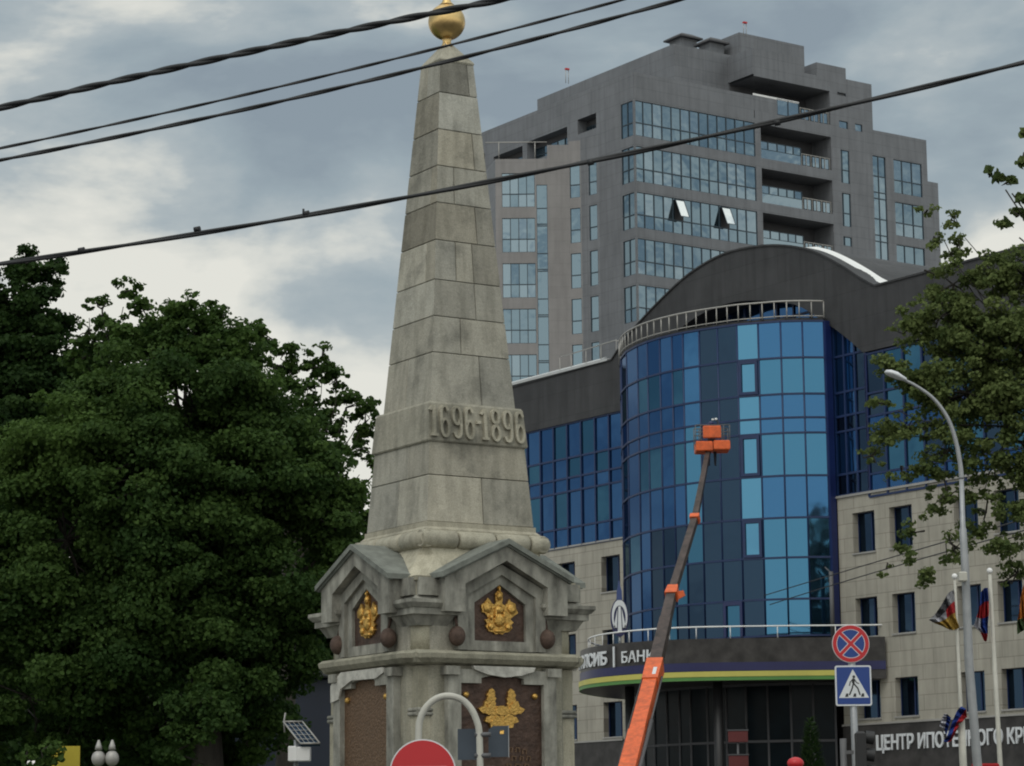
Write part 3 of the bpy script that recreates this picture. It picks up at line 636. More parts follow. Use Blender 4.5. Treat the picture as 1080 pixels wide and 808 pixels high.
def strip(name, e0, e1, z0, z1, m, parent, i0=0, i1=None):
    a = grow(cpd, e0)[i0:i1]; b_ = grow(cpd, e1)[i0:i1]
    mb = MB(); mb.loft([[(p[0], p[1], z0), (p[0], p[1], z1), (q[0], q[1], z1), (q[0], q[1], z0)] for p, q in zip(a, b_)]); return mb.build(name, m, parent)
strip('navy_stripe', 0.003, 0.03, 8.32, 8.66, m_navy, canopy); strip('yellow_stripe', 0.003, 0.09, 8.09, 8.30, m_yel, canopy, 2); strip('green_stripe', 0.003, 0.07, 7.94, 8.088, m_grn, canopy, 2)
rl = MB(); gp = grow(cpd, -0.35)
rl.tube([(p[0], p[1], 10.12) for p in gp], 0.035, 6)
acc2 = 0
for i in range(0, len(gp), 4): rl.tube([(gp[i][0], gp[i][1], 9.6), (gp[i][0], gp[i][1], 10.12)], 0.022, 5)
rl.build('railing', m_white, canopy)
# dark ground floor glazing below
gd = MB(); fm = MB()
for i in range(len(DP)-1):
    f, ln = seg2(DP[i], DP[i+1])
    for (z0, z1) in ((0.1, 2.9), (2.9, 5.6), (5.6, 7.9)): gd.add([f(0, z0, 0.02), f(ln, z0, 0.02), f(ln, z1, 0.02), f(0, z1, 0.02)], [(0, 1, 2, 3)])
    for z in (0.1, 2.9, 5.6, 7.9): fm.add([f(0, z-0.05, -0.04), f(ln, z-0.05, -0.04), f(ln, z+0.05, -0.04), f(0, z+0.05, -0.04)], [(0, 1, 2, 3)])
    fm.tube([(DP[i][0], DP[i][1], 0), (DP[i][0], DP[i][1], 7.9)], 0.05, 6)
fo = fm.build('entrance_glazing', m_towerd, bank); gd.build('glazing', mat('smoked_glass', (.004, .008, .011), .25, var=.3, spec=.12), fo)
b = MB()
for u, v in ((1.8, 4.9), (6.0, 6.2)): MB().tube([(u, v, 0), (u, v, 7.95)], 0.2, 14).build('column', m_black, bank)
pass

# lettering -------------------------------------------------------
cl_ = [Vector((p[0], p[1], 0)) for p in grow(cpd, 0.03)]
al = [0]
for i in range(1, len(cl_)): al.append(al[-1]+(cl_[i]-cl_[i-1]).length)
def on_canopy(s_, off):
    for i in range(1, len(al)):
        if al[i] >= s_ or i == len(al)-1:
            t = (s_-al[i-1])/(al[i]-al[i-1]); p = cl_[i-1].lerp(cl_[i], t); d_ = (cl_[i]-cl_[i-1]).normalized(); n_ = Vector((-d_.y, d_.x, 0)); return p+n_*off
def s_at_px(px):
    best = None
    for k in range(400):
        s_ = al[-1]*k/399; p = BM @ (on_canopy(s_, 0)+Vector((0, 0, 9.0))); v = p-CAM; x = 540+FPX*v.dot(cr)/v.dot(fw)
        if best is None or abs(x-px) < best[0]:
            if s_ < al[-1]*0.78: best = (abs(x-px), s_)
    return best[1]
def canopy_text_s(name, body, s0, s1, z0, height, shear, bold):
    me = text_mesh(body, 1.0, 0.02, bold, shear, 1.0)
    xs = [v.co.x for v in me.vertices]; ys = [v.co.y for v in me.vertices]; x0, x1, y0, y1 = min(xs), max(xs), min(ys), max(ys)
    def fn(co):
        p = on_canopy(s0+(co.x-x0)/(x1-x0)*(s1-s0), 0.03+co.z*1.2); return Vector((p.x, p.y, z0+(co.y-y0)/(y1-y0)*height))
    o = mesh_obj(name, me, fn, m_signw, None); o.matrix_world = BM; return o
sB0, sB1 = s_at_px(656.5), s_at_px(690.5); sU1 = s_at_px(640.5); sBar = s_at_px(648)
o = canopy_text_s('shop_sign', 'БАНК', sB0, sB1, 8.80, 0.47, 0.0, 0.012)
tag(o, 'white upright БАНК lettering on the dark canopy band beside the orange boom', 'sign lettering')
o = canopy_text_s('shop_sign', 'УРАЛСИБ', sU1+(sB0-sB1)*2.3, sU1, 8.78, 0.58, 0.0, 0.03)
tag(o, 'heavy slanted white lettering wrapping round the left end of the dark canopy', 'sign lettering')
mb = MB(); p = [on_canopy(sBar+d_, e) for d_, e in ((-0.05, 0.03), (0.05, 0.03), (0.05, 0.06), (-0.05, 0.06))]
mb.loft([[Vector((q.x, q.y, z)) for q in p] for z in (8.66, 9.5)]); mb.build('divider_bar', m_signw, canopy)
# ЦЕНТР ИПОТЕЧНОГО КРЕДИТОВАНИЯ on the right wing
me = text_mesh('ЦЕНТР ИПОТЕЧНОГО КРЕДИТОВАНИЯ', 1.0, 0.03, 0.022, 0.0, 1.0)
xs = [v.co.x for v in me.vertices]; ys = [v.co.y for v in me.vertices]; x0, y1 = min(xs), max(ys)
me2 = text_mesh('ЦЕНТР ИПОТЕЧНОГО', 1.0, 0.03, 0.022, 0.0, 1.0); xw = max(v.co.x for v in me2.vertices)-x0
pa, pb = BI @ at(920.5, 790, 106.3), BI @ at(1057, 783, 100.2)
def fn(co): return Vector((-2.33-(co.x-x0)/xw*7.05, 0.16+co.z, 5.13+co.y*0.80))
o = mesh_obj('shop_sign', me, fn, m_signw, None); o.matrix_world = BM; tag(o, 'long row of narrow white letters on the dark band under the right limestone wing', 'sign lettering')
# blue oval emblem on the canopy
ec = at(653.3, 645, 110.0); pm = PXM(110.0)
em = empty('emblem_sign', (ec.x, ec.y, 9.6), 0, 'dark blue oval emblem with white ring and rays standing on the canopy', 'sign')
fe = lambda a, b_, d: (a/pm, -d, (645-b_)/pm*1.02+ec.z-9.6)
def oval(rx, ry, cy, n=32): return [(rx*cos(2*pi*i/n), cy+ry*sin(2*pi*i/n)) for i in range(n)]
MB().poly(oval(9.6, 19.5, 651.5), fe, -0.12, 0.10).build('disc', m_navy, em)
rg = MB(); O_ = oval(8.2, 17.2, 650.3); I_ = oval(6.3, 13.2, 652.3); sel = [i for i in range(33) if not (3 < i % 32 < 13)]
order = [i % 32 for i in range(12, 37)]
rg.loft([[fe(*O_[i], 0.101), fe(*O_[i], 0.16), fe(*I_[i], 0.16), fe(*I_[i], 0.101)] for i in order]); rg.build('ring', m_signw, em)
ry = MB()
for pts in ([(-1.2, 640), (1.2, 640), (2.2, 666), (-2.2, 666)], [(-2.2, 642), (-3.0, 662), (-6.5, 662)], [(2.2, 642), (6.5, 662), (3.0, 662)]): ry.poly(pts, fe, 0.101, 0.16)
ry.build('ray', m_signw, em)
MB().poly([(-3.0, 633.5), (-2.6, 624), (-1.2, 619), (-0.6, 613.5), (0.6, 613.5), (1.2, 619), (2.6, 624), (3.0, 633.5)], fe, -0.08, 0.17).build('spire', mat('spire_blue', (.03, .055, .17), .5), em)
MB().tube([(0, 0.0, 0), (0, 0.0, (645-668)/pm+ec.z-9.6)], 0.06, 8).build('post', m_grey, em)

# ================================================================== OBELISK MONUMENT
MO = Vector((-0.905, 37.0, 0)); mon = empty('obelisk_monument', MO, R(32), 'weathered limestone obelisk with gabled pedestal and gilded ball, dated 1696-1896', 'monument')
def zat(px, py, h, k=1.378): return at(px, py, 37-k*h).z
def rotk(k, p):
    x, y, z = p
    for _ in range(k): x, y = -y, x
    return (x, y, z)
# face k=0 looks along local -Y (right face), k=3 looks along local -X (left face)
courses = [12.79, zat(461, 97, .31), zat(460, 136, .35), zat(460, 174.5, .39), zat(459, 213.5, .43), zat(459, 253, .47), zat(458, 294.5, .53), zat(458, 332.8, .58), zat(457, 371, .62), 7.66]
h_up = lambda z: 0.279+(12.79-z)*(0.687-0.279)/(12.79-7.66)
h_lo = lambda z: 0.776+(7.15-z)*(0.863-0.776)/1.2
jr = [[.6], [], [.54], [-.34], [.4], [-.34, .2], [.2], [-.26], [.2]]
jl = [[-.2], [], [], [.6], [], [.5], [], [], [-.1]]
shaft = MB()
def blocks(mb, hf, z1, z0, joints, k, g=0.0045, dep=0.05):
    J = [-1]+joints+[1]
    for i in range(len(J)-1):
        tn = rng.normal(0.95, 0.12); wm = rng.normal(0, 0.015); mb.tone = (tn+wm, tn, tn-wm*1.6)
        a0, a1 = J[i], J[i+1]; gg = g
        def P(t, z, d, e=0):
            h = hf(z)-d; tt = t*h
            if t not in (-1, 1): tt = t*hf(z)
            return (tt+e, -h, z)
        e0 = g if i > 0 else 0; e1 = -g if i < len(J)-2 else 0
        b = 0.007
        o_ = [P(a0, z0+g, b, e0), P(a1, z0+g, b, e1), P(a1, z1-g, b, e1), P(a0, z1-g, b, e0)]
        c0 = b if i > 0 else 0; c1 = -b if i < len(J)-2 else 0
        f_ = [P(a0, z0+g+b, 0, e0+c0), P(a1, z0+g+b, 0, e1+c1), P(a1, z1-g-b, 0, e1+c1), P(a0, z1-g-b, 0, e0+c0)]
        q_ = [P(a0, z0+g, dep, e0), P(a1, z0+g, dep, e1), P(a1, z1-g, dep, e1), P(a0, z1-g, dep, e0)]
        vs = [rotk(k, p) for p in f_+o_+q_]
        fs = [(0, 1, 2, 3)]
        for r0 in (0, 4):
            for q in range(4): fs.append((r0+q, r0+(q+1) % 4, r0+4+(q+1) % 4, r0+4+q))
        mb.add(vs, fs)
    mb.tone = (1, 1, 1)
for k in range(4):
    for c in range(len(courses)-1):
        blocks(shaft, h_up, courses[c], courses[c+1], (jr[c] if k in (0, 2) else jl[c]), k)
    zc = zat(453, 500, .82)
    blocks(shaft, h_lo, 7.15, zc, ([] if k == 0 else [.3]), k); blocks(shaft, h_lo, zc, 5.97, ([.05] if k == 0 else [0.0]), k)
sq = lambda h, z: [(-h, -h, z), (h, -h, z), (h, h, z), (-h, h, z)]
shaft.build('shaft', m_stone, mon)
c = MB(); c.loft([sq(h_lo(5.9)-.04, 5.9), sq(h_lo(7.15)-.04, 7.16)]); c.loft([sq(h_up(7.6)-.04, 7.6), sq(h_up(12.78)-.04, 12.78)]); c.build('mortar_core', m_mortar, mon)
b = MB(); b.tone = (.93, .93, .91)
b.loft([sq(.80, 7.10), sq(.812, 7.12), sq(.765, 7.64), sq(.745, 7.67), sq(.69, 7.68)]); date_band = b.build('date_band', m_stone, mon)
b = MB(); b.tone = (1.08, 1.08, 1.05); b.loft([sq(.285, 12.775), sq(.292, 12.80), sq(.275, 12.83), sq(.05, 13.13)]); b.build('pyramid_cap', m_stone, mon)
b = MB(); bz = 13.47; b.tube([(0, 0, 13.08), (0, 0, 13.13), (0, 0, 13.17), (0, 0, 13.22), (0, 0, 13.26)], [.10, .07, .06, .075, .10], 16)
b.sphere((0, 0, bz), .272, 40, 24); b.tube([(0, 0, bz+.25), (0, 0, bz+.30), (0, 0, bz+.36), (0, 0, bz+.42), (0, 0, bz+.47)], [.12, .07, .05, .08, .02], 16)
b.build('gilded_ball', m_gold2, mon)
# date numerals: narrow slab figures
dg = MB(); dg.tone = (1.22, 1.2, 1.14)
def D6(x, w=.125, H=.44):
    p = [(w*.92, H*.84), (w*.72, H*.97), (w*.35, H*.98), (w*.08, H*.84), (w*.05, H*.5), (w*.05, H*.2), (w*.3, H*.03), (w*.7, H*.03), (w*.95, H*.18), (w*.95, H*.40), (w*.72, H*.55), (w*.35, H*.55), (w*.10, H*.42)]
    return [(x+a, b_) for a, b_ in p]
def D9(x, w=.125, H=.44): return [(2*x+w-a, H-b_) for a, b_ in D6(x, w, H)]
def D8(x, w=.125, H=.44):
    p = [(w*.5, H*.54), (w*.12, H*.66), (w*.10, H*.86), (w*.35, H*.98), (w*.65, H*.98), (w*.90, H*.86), (w*.88, H*.66), (w*.5, H*.52), (w*.10, H*.36), (w*.06, H*.14), (w*.35, H*.02), (w*.65, H*.02), (w*.94, H*.14), (w*.90, H*.36)]
    return [(x+a, b_) for a, b_ in p]
def fdig(a, b_, d):
    z = 7.17+b_; h = .812-(z-7.12)*.047/.52; return (a, -h-d, z)
x = -.76
for ch in '1696-1896':
    if ch == '1':
        stroke(dg, [(x+.035, .02), (x+.035, .44)], .045, fdig, -.01, .05); stroke(dg, [(x-.02, .015), (x+.09, .015)], .035, fdig, -.01, .0495); stroke(dg, [(x-.025, .36), (x+.03, .43)], .032, fdig, -.01, .049); x += .145
    elif ch == '-': stroke(dg, [(x-.02, .24), (x+.045, .24)], .045, fdig, -.01, .05); x += .085
    else:
        raw = {'6': D6, '9': D9, '8': D8}[ch](x)
        pth = [(p.x, p.y) for p in smooth_path([Vector((*q, 0)) for q in raw], 3, ch == '8')]
        stroke(dg, pth, 0.038, fdig, -.01, .05, closed=ch == '8'); x += .20
dg.build('date_numerals', m_stone, mon)
# torus moulding and step
b = MB(); b.tone = (1.1, 1.08, 1.02)
b.loft([sq(.93, 5.80), sq(.93, 5.86), sq(.885, 5.90), sq(.885, 5.968)], caps=True)
b.build('base_step', m_stone, mon)
t_ = MB()
for k in range(4):
    J = [(-1.02, -.45), (-.45, .15), (.15, .72), (.72, 1.02)] if k % 2 == 0 else [(-1.02, -.3), (-.3, .35), (.35, 1.02)]
    for a0, a1 in J:
        tn = rng.normal(1.12, .09); t_.tone = (tn*1.01, tn, tn*.95)
        r_ = .125; y0 = -.93
        pth = [rotk(k, (a, y0, 5.72)) for a in (a0+.012 if a0 > -1 else a0+.0, a0+.03, (a0+a1)/2, a1-.03, a1-.012)]
        t_.tube(pth, [r_*.80 if a0 > -1 else r_*.9, r_, r_*1.01, r_, r_*.80 if a1 < 1 else r_*.9], 14)
t_.build('roll_moulding', m_stone, mon)
def octa(H, s, z): return [(-s, -H, z), (s, -H, z), (H, -s, z), (H, s, z), (s, H, z), (-s, H, z), (-H, s, z), (-H, -s, z)]
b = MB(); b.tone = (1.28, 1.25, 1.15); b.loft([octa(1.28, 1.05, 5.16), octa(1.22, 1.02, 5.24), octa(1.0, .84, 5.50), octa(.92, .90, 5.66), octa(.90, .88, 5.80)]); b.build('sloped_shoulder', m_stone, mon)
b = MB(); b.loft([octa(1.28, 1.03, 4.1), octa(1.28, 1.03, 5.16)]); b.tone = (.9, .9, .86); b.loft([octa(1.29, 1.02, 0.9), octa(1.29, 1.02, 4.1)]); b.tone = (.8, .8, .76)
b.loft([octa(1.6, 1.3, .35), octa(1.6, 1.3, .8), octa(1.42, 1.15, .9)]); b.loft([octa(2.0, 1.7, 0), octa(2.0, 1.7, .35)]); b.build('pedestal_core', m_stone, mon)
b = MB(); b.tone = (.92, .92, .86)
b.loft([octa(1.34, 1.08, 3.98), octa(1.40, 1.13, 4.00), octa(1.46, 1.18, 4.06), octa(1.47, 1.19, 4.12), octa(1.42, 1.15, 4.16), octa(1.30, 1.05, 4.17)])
for k in range(4):
    # moulding breaks forward round the corner piers
    b.box(*[v for v in (0, 0)], 0, 0, 0, 0) if False else None
    q = 1.12
    for sx in (-1,):
        c_ = rotk(k, (-.985, -.985, 0)); x, y = c_[0], c_[1]
        b.loft([[(x+sx_*h, y+sy_*h, z) for sx_, sy_ in ((-1, -1), (1, -1), (1, 1), (-1, 1))] for h, z in ((.27, 3.975), (.33, 4.0), (.36, 4.07), (.355, 4.13), (.31, 4.175))])
b.build('string_course', m_stone, mon)
pg = lambda w, ze, zp, z0: [(-w, z0), (w, z0), (w, ze), (0, zp), (-w, ze)]
for k in (0, 3, 1, 2):
    fk = lambda a, z, d, k=k: rotk(k, (a, -d, z))
    gb = MB()
    def ringf(mb, wo, zeo, zpo, wi, zei, zpi, z0, d0, d1, sill=False, z0i=None):
        z0i = z0 if z0i is None else z0i
        o_ = [(-wo, z0), (-wo, zeo), (0, zpo), (wo, zeo), (wo, z0)]; i_ = [(-wi, z0i), (-wi, zei), (0, zpi), (wi, zei), (wi, z0i)]
        mb.loft([[fk(*p, d0), fk(*p, d1), fk(*q, d1), fk(*q, d0)] for p, q in zip(o_, i_)])
    gb.tone = (.95, .95, .92); ringf(gb, .98, 5.15, 5.61, .66, 5.06, 5.40, 4.68, 1.27, 1.53)
    g_ob = gb.build('gable', m_stone2, mon)
    rf = MB()
    for sx in (-1, 1):
        pts = [(0, 5.625), (sx*1.05, 5.135), (sx*1.05, 5.205), (0, 5.70)]
        rf.loft([[fk(*p, d) for p in pts] for d in (.88, 1.60)])
        pts = [(0, 5.60), (sx*1.03, 5.12), (sx*1.03, 5.15), (0, 5.63)]
        rf.loft([[fk(*p, d) for p in pts] for d in (1.5, 1.565)])
    rf.build('gable_roof', m_roofst, g_ob)
    fr_ = MB(); ringf(fr_, .70, 5.03, 5.36, .54, 4.93, 5.22, 4.18, 1.27, 1.40); ringf(fr_, .545, 4.93, 5.225, .41, 4.83, 5.09, 4.18, 1.27, 1.345)
    for (w0, w1, z0, z1, d1) in ((-.41, .41, 4.18, 4.315, 1.345),): fr_.add([fk(a, z, d) for d in (1.27, d1) for a, z in ((w0, z0), (w1, z0), (w1, z1), (w0, z1))], [(0, 1, 2, 3), (4, 5, 6, 7), (3, 2, 6, 7), (0, 4, 7, 3), (1, 2, 6, 5)])
    fr_.build('niche_frame', m_stone2, mon)
    pl_ = MB(); pl_.poly(pg(.405, 4.82, 5.08, 4.32), fk, 1.27, 1.300); plq = pl_.build('bronze_plaque', m_bronze, mon)
    # gilded coat of arms: crown, flags, shield in a wreath
    out = [(350,105),(365,120),(360,155),(385,185),(385,250),(378,290),(410,318),(430,290),(455,240),(470,270),(515,290),(530,355),(545,385),(500,420),(462,455),(495,490),(470,520),(485,545),(450,590),(400,600),(380,622),(350,610),(310,622),(290,600),(240,590),(210,540),(225,510),(200,470),(240,458),(205,400),(175,390),(165,320),(200,290),(235,240),(268,285),(295,312),(318,290),(312,250),(312,190),(340,155),(336,120)]
    SX = 1/(10.1*63.5); SZ = 1/(10.1*76.6); fz = lambda py: 4.32+(690-py)*SZ
    fe = lambda a, z, d: fk((a-352)*SX, fz(z), d)
    g_ = MB(); g_.poly(out, fe, 1.30, 1.33)
    for (cx_, cy_, rx, ry, rd) in ((350, 215, 32, 48, .045), (350, 150, 12, 35, .04), (230, 340, 48, 62, .035), (480, 345, 48, 60, .035), (350, 470, 62, 78, .05), (350, 360, 55, 48, .045), (262, 445, 18, 30, .05), (262, 540, 32, 42, .04), (440, 540, 32, 42, .04), (350, 585, 60, 24, .04), (310, 420, 16, 60, .045), (395, 420, 16, 60, .045)):
        rings = []
        for j in range(5):
            t = j/4*pi/2; rings.append([fe(cx_+rx*cos(t)*cos(2*pi*i/12), cy_+ry*cos(t)*sin(2*pi*i/12), 1.325+rd*sin(t)) for i in range(12)])
        g_.loft(rings, smooth=True)
    g_.build('coat_of_arms', m_gold, plq)
    # iron balls
    for a in (-.72, .72):
        m_ = MB(); m_.sphere(fk(a, 4.36, 1.40), (.115, .115, .135), 18, 12); m_.tube([fk(a, 4.48, 1.40), fk(a, 4.62, 1.36)], .02, 6); m_.build('iron_ball', m_rust, mon)
    # lower panel
    lf = MB(); op = [(-.86, .95), (-.86, 3.92), (.86, 3.92), (.86, .95)]
    lf.loft([[fk(*p, d) for p, d in ((q, 1.29), (q, 1.40), (r__, 1.40), (r__, 1.29))] for q, r__ in zip([(-.86, .95), (-.86, 3.92), (0, 3.92), (.86, 3.92), (.86, .95)], [(-.66, .95), (-.66, 3.74), (0, 3.88), (.66, 3.74), (.66, .95)])])
    for sx in (-1, 1): lf.add([fk(a, z, d) for d in (1.29, 1.399) for a, z in ((sx*.34, 3.735), (sx*.67, 3.735), (sx*.67, 3.90), (sx*.34, 3.90))], [(0, 1, 2, 3), (4, 5, 6, 7), (0, 1, 5, 4), (0, 4, 7, 3)])
    for sx in (-1, 1): lf.add([fk(a, z, d) for d in (1.29, 1.45) for a, z in ((sx*.70, 3.84), (sx*.92, 3.84), (sx*.92, 3.955), (sx*.70, 3.955))], [(0, 1, 2, 3), (4, 5, 6, 7), (0, 1, 5, 4), (0, 4, 7, 3), (1, 2, 6, 5)])
    lf.build('panel_frame', m_stone2, mon)
    pp = MB(); pp.poly([(-.66, .95), (.66, .95), (.66, 3.735), (.34, 3.735), (.34, 3.86), (-.34, 3.86), (-.34, 3.735), (-.66, 3.735)], fk, 1.29, 1.325)
    plo = pp.build('bronze_plaque', m_bronze2 if k in (3, 1) else m_bronze, mon)
    if k in (0, 2):
        w_ = MB(); T = lambda px, py: ((px-528)/63.8, 4.16-(py-690)*.01305)
        def leaf(cx_, cy_, ang, ln, wd):
            pts = [];
            for t, w2 in ((0, .25), (.15, .8), (.3, .6), (.45, 1), (.6, .7), (.75, .85), (.9, .4), (1.0, 0)): pts.append((t, w2))
            ca, sa = cos(ang), sin(ang); P_ = [(cx_+ca*t*ln-sa*w2*wd, cy_+sa*t*ln+ca*w2*wd) for t, w2 in pts]+[(cx_+ca*t*ln+sa*w2*wd, cy_+sa*t*ln-ca*w2*wd) for t, w2 in reversed(pts[:-1])]
            w_.poly([T(*p) for p in P_], fk, 1.325, 1.355+rng.random()*.02)
        for sx in (-1, 1):
            leaf(528+sx*9, 746, -pi/2+sx*.15, 17, 5.0); leaf(528+sx*11, 740, -pi/2-sx*.1, 13, 4.0); leaf(528+sx*9, 752, -pi/2+sx*.55, 14, 4.5)
            leaf(528+sx*4, 752, (0 if sx > 0 else pi)-sx*.18, 20, 4.6); leaf(528+sx*4, 749, (0 if sx > 0 else pi)-sx*.45, 12, 3.6); leaf(528+sx*3, 756, (0 if sx > 0 else pi)+sx*.35, 15, 4.4); leaf(528+sx*2, 757, (0 if sx > 0 else pi)+sx*.85, 14, 4.8)
        leaf(528, 755, pi/2, 14, 5.2); w_.poly([T(528+7*cos(t), 750+5*sin(t)) for t in [2*pi*i/14 for i in range(14)]], fk, 1.325, 1.38)
        w_.build('gilded_wreath', m_gold, plo)
        t_ = MB()
        for i, (px, py, w2) in enumerate(((538, 790, 3), (545, 790, 4), (552, 792, 4), (541, 799, 4), (549, 799, 3), (556, 799, 4), (536, 807, 4), (545, 807, 5), (554, 807, 4))):
            a, z = T(px, py); stroke(t_, [(a-w2/128, z-.035), (a-w2/160, z+.03), (a+w2/128, z+.02), (a+w2/160, z-.035)], .018, fk, 1.325, 1.34)
        t_.build('worn_inscription', m_bronze2, plo)
    for sx in (-1, 1):
        st = MB(); st.sphere(fk(sx*.55, 3.58, 1.335), (.045, .045, .045), 12, 8); st.build('gilded_rosette', m_gold, plo)
    # patched plaster under the string course
    pa = MB()
    xs_ = np.linspace(-.47, .47, 11); lo = [3.93-.10*(1-(x/.5)**2)-.015*rng.random() for x in xs_]
    if k in (0, 2): pa.poly([(-.5, 3.965)]+[(x, z) for x, z in zip(xs_, lo)]+[(.5, 3.965)], fk, 1.39, 1.45)
    else: pa.poly([(-.60, 3.97), (-.9, 3.80), (-.9, 3.56), (-.67, 3.60), (-.6, 3.74), (-.3, 3.84), (.4, 3.83), (.62, 3.90), (.6, 3.97)], fk, 1.395, 1.425)
    pa.build('plaster_patch', m_pale, mon)
    # corner pier, its column and bracket cornice (corner shared by this face and the next)
    cp = MB(); X = -.985; tn = rng.normal(.98, .05)
    def cyl(mb, r0, z0, r1, z1, n=20): mb.loft([[rotk(k, (X-.10+r*cos(2*pi*i/n), X-.10+r*sin(2*pi*i/n), z)) for i in range(n)] for r, z in ((r0, z0), (r1, z1))], smooth=True)
    def bx(mb, h, z0, z1, c_=X, h1=None):
        h1 = h if h1 is None else h1
        mb.loft([[rotk(k, (c_+sx_*hh, c_+sy_*hh, z)) for sx_, sy_ in ((-1, -1), (1, -1), (1, 1), (-1, 1))] for hh, z in ((h, z0), (h1, z1))])
    cp.tone = (1.0, .98, .9); bx(cp, .27, .9, 2.6); cp.tone = (1.12, 1.1, 1.02); bx(cp, .262, 2.61, 3.30); cp.tone = (.9, .89, .82); bx(cp, .25, 3.40, 3.96)
    cp.build('corner_pier', m_stone, mon)
    rr = MB()
    for z in (3.32, 3.375):
        q_ = [(X-.275, X-.275), (X+.275, X-.275), (X+.275, X+.275), (X-.275, X+.275), (X-.275, X-.275)]
        rr.tube([rotk(k, (*p, z)) for p in q_], .028, 8)
    rr.build('rope_moulding', m_stone2, mon)
    cc = MB(); cc.tone = (1.22, 1.2, 1.1); cyl(cc, .17, 4.17, .165, 4.62); cc.build('corner_column', m_stone, mon)
    br_ = MB(); br_.tone = (.8, .8, .76)
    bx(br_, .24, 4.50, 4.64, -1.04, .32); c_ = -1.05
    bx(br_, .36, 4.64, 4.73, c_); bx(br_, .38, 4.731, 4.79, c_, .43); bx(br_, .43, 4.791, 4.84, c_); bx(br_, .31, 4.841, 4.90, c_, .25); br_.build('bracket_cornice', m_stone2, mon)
    sb = MB(); sb.tone = (1.0, .98, .9); bx(sb, .17, 4.895, 5.10, -1.12); bx(sb, .20, 5.101, 5.14, -1.12); bx(sb, .16, 5.141, 5.17, -1.12); sb.build('attic_block', m_stone, mon)
    for (a0, a1) in ((-1.28, -.98), (.98, 1.28)):
        sp_ = MB(); sp_.add([fk(a, z, d) for d in (1.0, 1.36) for a, z in ((a0, 4.90), (a1, 4.90), (a1, 5.14), (a0, 5.14))], [(0, 1, 2, 3), (4, 5, 6, 7), (3, 2, 6, 7), (0, 4, 7, 3), (1, 2, 6, 5)])
        sp_.build('corner_block', m_stone2, mon)

# ================================================================== STREET THINGS
# aerial lift: boom from a truck on the square up to the curved glass
lift_pts = [((664, 808), 82.0), ((691, 703), 88.5), ((709, 625), 92.3), ((733, 547), 96.0), ((747, 476), 99.0)]
LP = [at(*p, Y) for p, Y in lift_pts]
dirb = (LP[1]-LP[0]).normalized(); base = LP[0]-dirb*((LP[0].z-2.4)/dirb.z)
lift = empty('aerial_work_platform', (base.x, base.y, 0), 0, 'orange truck mounted lift with its long boom raised to the blue glass front', 'aerial lift')
rel = lambda p: Vector(p)-Vector((base.x, base.y, 0))
b = MB(); b.beam(rel(base), rel(LP[0]), .58, .62, w2=.50, h2=.54); b.beam(rel(LP[0]), rel(LP[1]), .50, .54, w2=.44, h2=.48)
m1 = LP[0].lerp(LP[1], .28); b.beam(rel(LP[0]-dirb*1.2), rel(m1), .53, .56, w2=.525, h2=.555)
m2 = LP[0].lerp(LP[1], .80); b.beam(rel(m2), rel(LP[1]+dirb*.1), .53, .56, w2=.55, h2=.58)
b.build('outer_boom', m_or, lift)
b = MB(); b.tube([rel(base+Vector((-.38, 0, 0))), rel(LP[1]+Vector((-.32, -.1, 0)))], .035, 6); b.build('hydraulic_hose', m_black, lift)
b = MB(); side = Vector((0.30, -.12, -.05)); b.tube([rel(LP[0]-dirb*3)+side, rel(LP[0].lerp(LP[1], .45))+side], .07, 10); b.tube([rel(LP[0].lerp(LP[1], .45))+side, rel(LP[0].lerp(LP[1], .9))+side], .035, 8); b.build('hydraulic_ram', m_dgrey, lift)
nrm = dirb.cross(Vector((1, 0, 0))).normalized(); nrm = -nrm if nrm.y > 0 else nrm
b = MB(); c_ = rel(LP[0].lerp(LP[1], .87))+nrm*.292+Vector((.08, 0, 0)); b.beam(c_-dirb*.28, c_+dirb*.28, .12, .01); b.build('white_mark', m_signw, lift)
d12 = (LP[2]-LP[1]).normalized(); d23 = (LP[3]-LP[2]).normalized(); d34 = (LP[4]-LP[3]).normalized()
b = MB(); mid = LP[1].lerp(LP[2], .62); b.beam(rel(LP[1]-d12*.5), rel(mid), .42, .42, w2=.38, h2=.38); b.beam(rel(mid-d12*.1), rel(LP[2]), .34, .36, w2=.32, h2=.34); b.build('middle_boom', m_boom, lift)
b = MB(); b.beam(rel(LP[2]-d12*.3), rel(LP[2]+d23*.25), .44, .42, w2=.36, h2=.36); b.beam(rel(LP[2]+Vector((.15, 0, -.12))), rel(LP[2]+Vector((.42, 0, -.02))), .22, .28, w2=.16, h2=.2); b.build('boom_head', m_or, lift)
b = MB(); b.beam(rel(LP[2]), rel(LP[3]), .27, .27, w2=.24, h2=.24); b.beam(rel(LP[3]), rel(LP[4]), .22, .22, w2=.17, h2=.17); b.build('upper_boom', m_boom, lift)
b = MB(); b.beam(rel(LP[3]-d23*.12), rel(LP[3]+d23*.12), .34, .34); b.build('boom_collar', m_or, lift)
bk = at(750, 470, 99.3); q = rel(bk)
b = MB()
b.bbox(q.x-.62, q.x+.02, q.y-.55, q.y+.45, q.z-.28, q.z+.10, .04); b.bbox(q.x+.05, q.x+.68, q.y-.60, q.y+.40, q.z-.25, q.z+.12, .04); b.box(q.x-.02, q.x+.1, q.y-.3, q.y+.3, q.z-.22, q.z+.05)
b.build('basket_base', m_or, lift)
b = MB(); b.bbox(q.x-.34, q.x+.34, q.y-.62, q.y-.52, q.z+.20, q.z+.68, .03); b.build('basket_panel', m_or, lift)
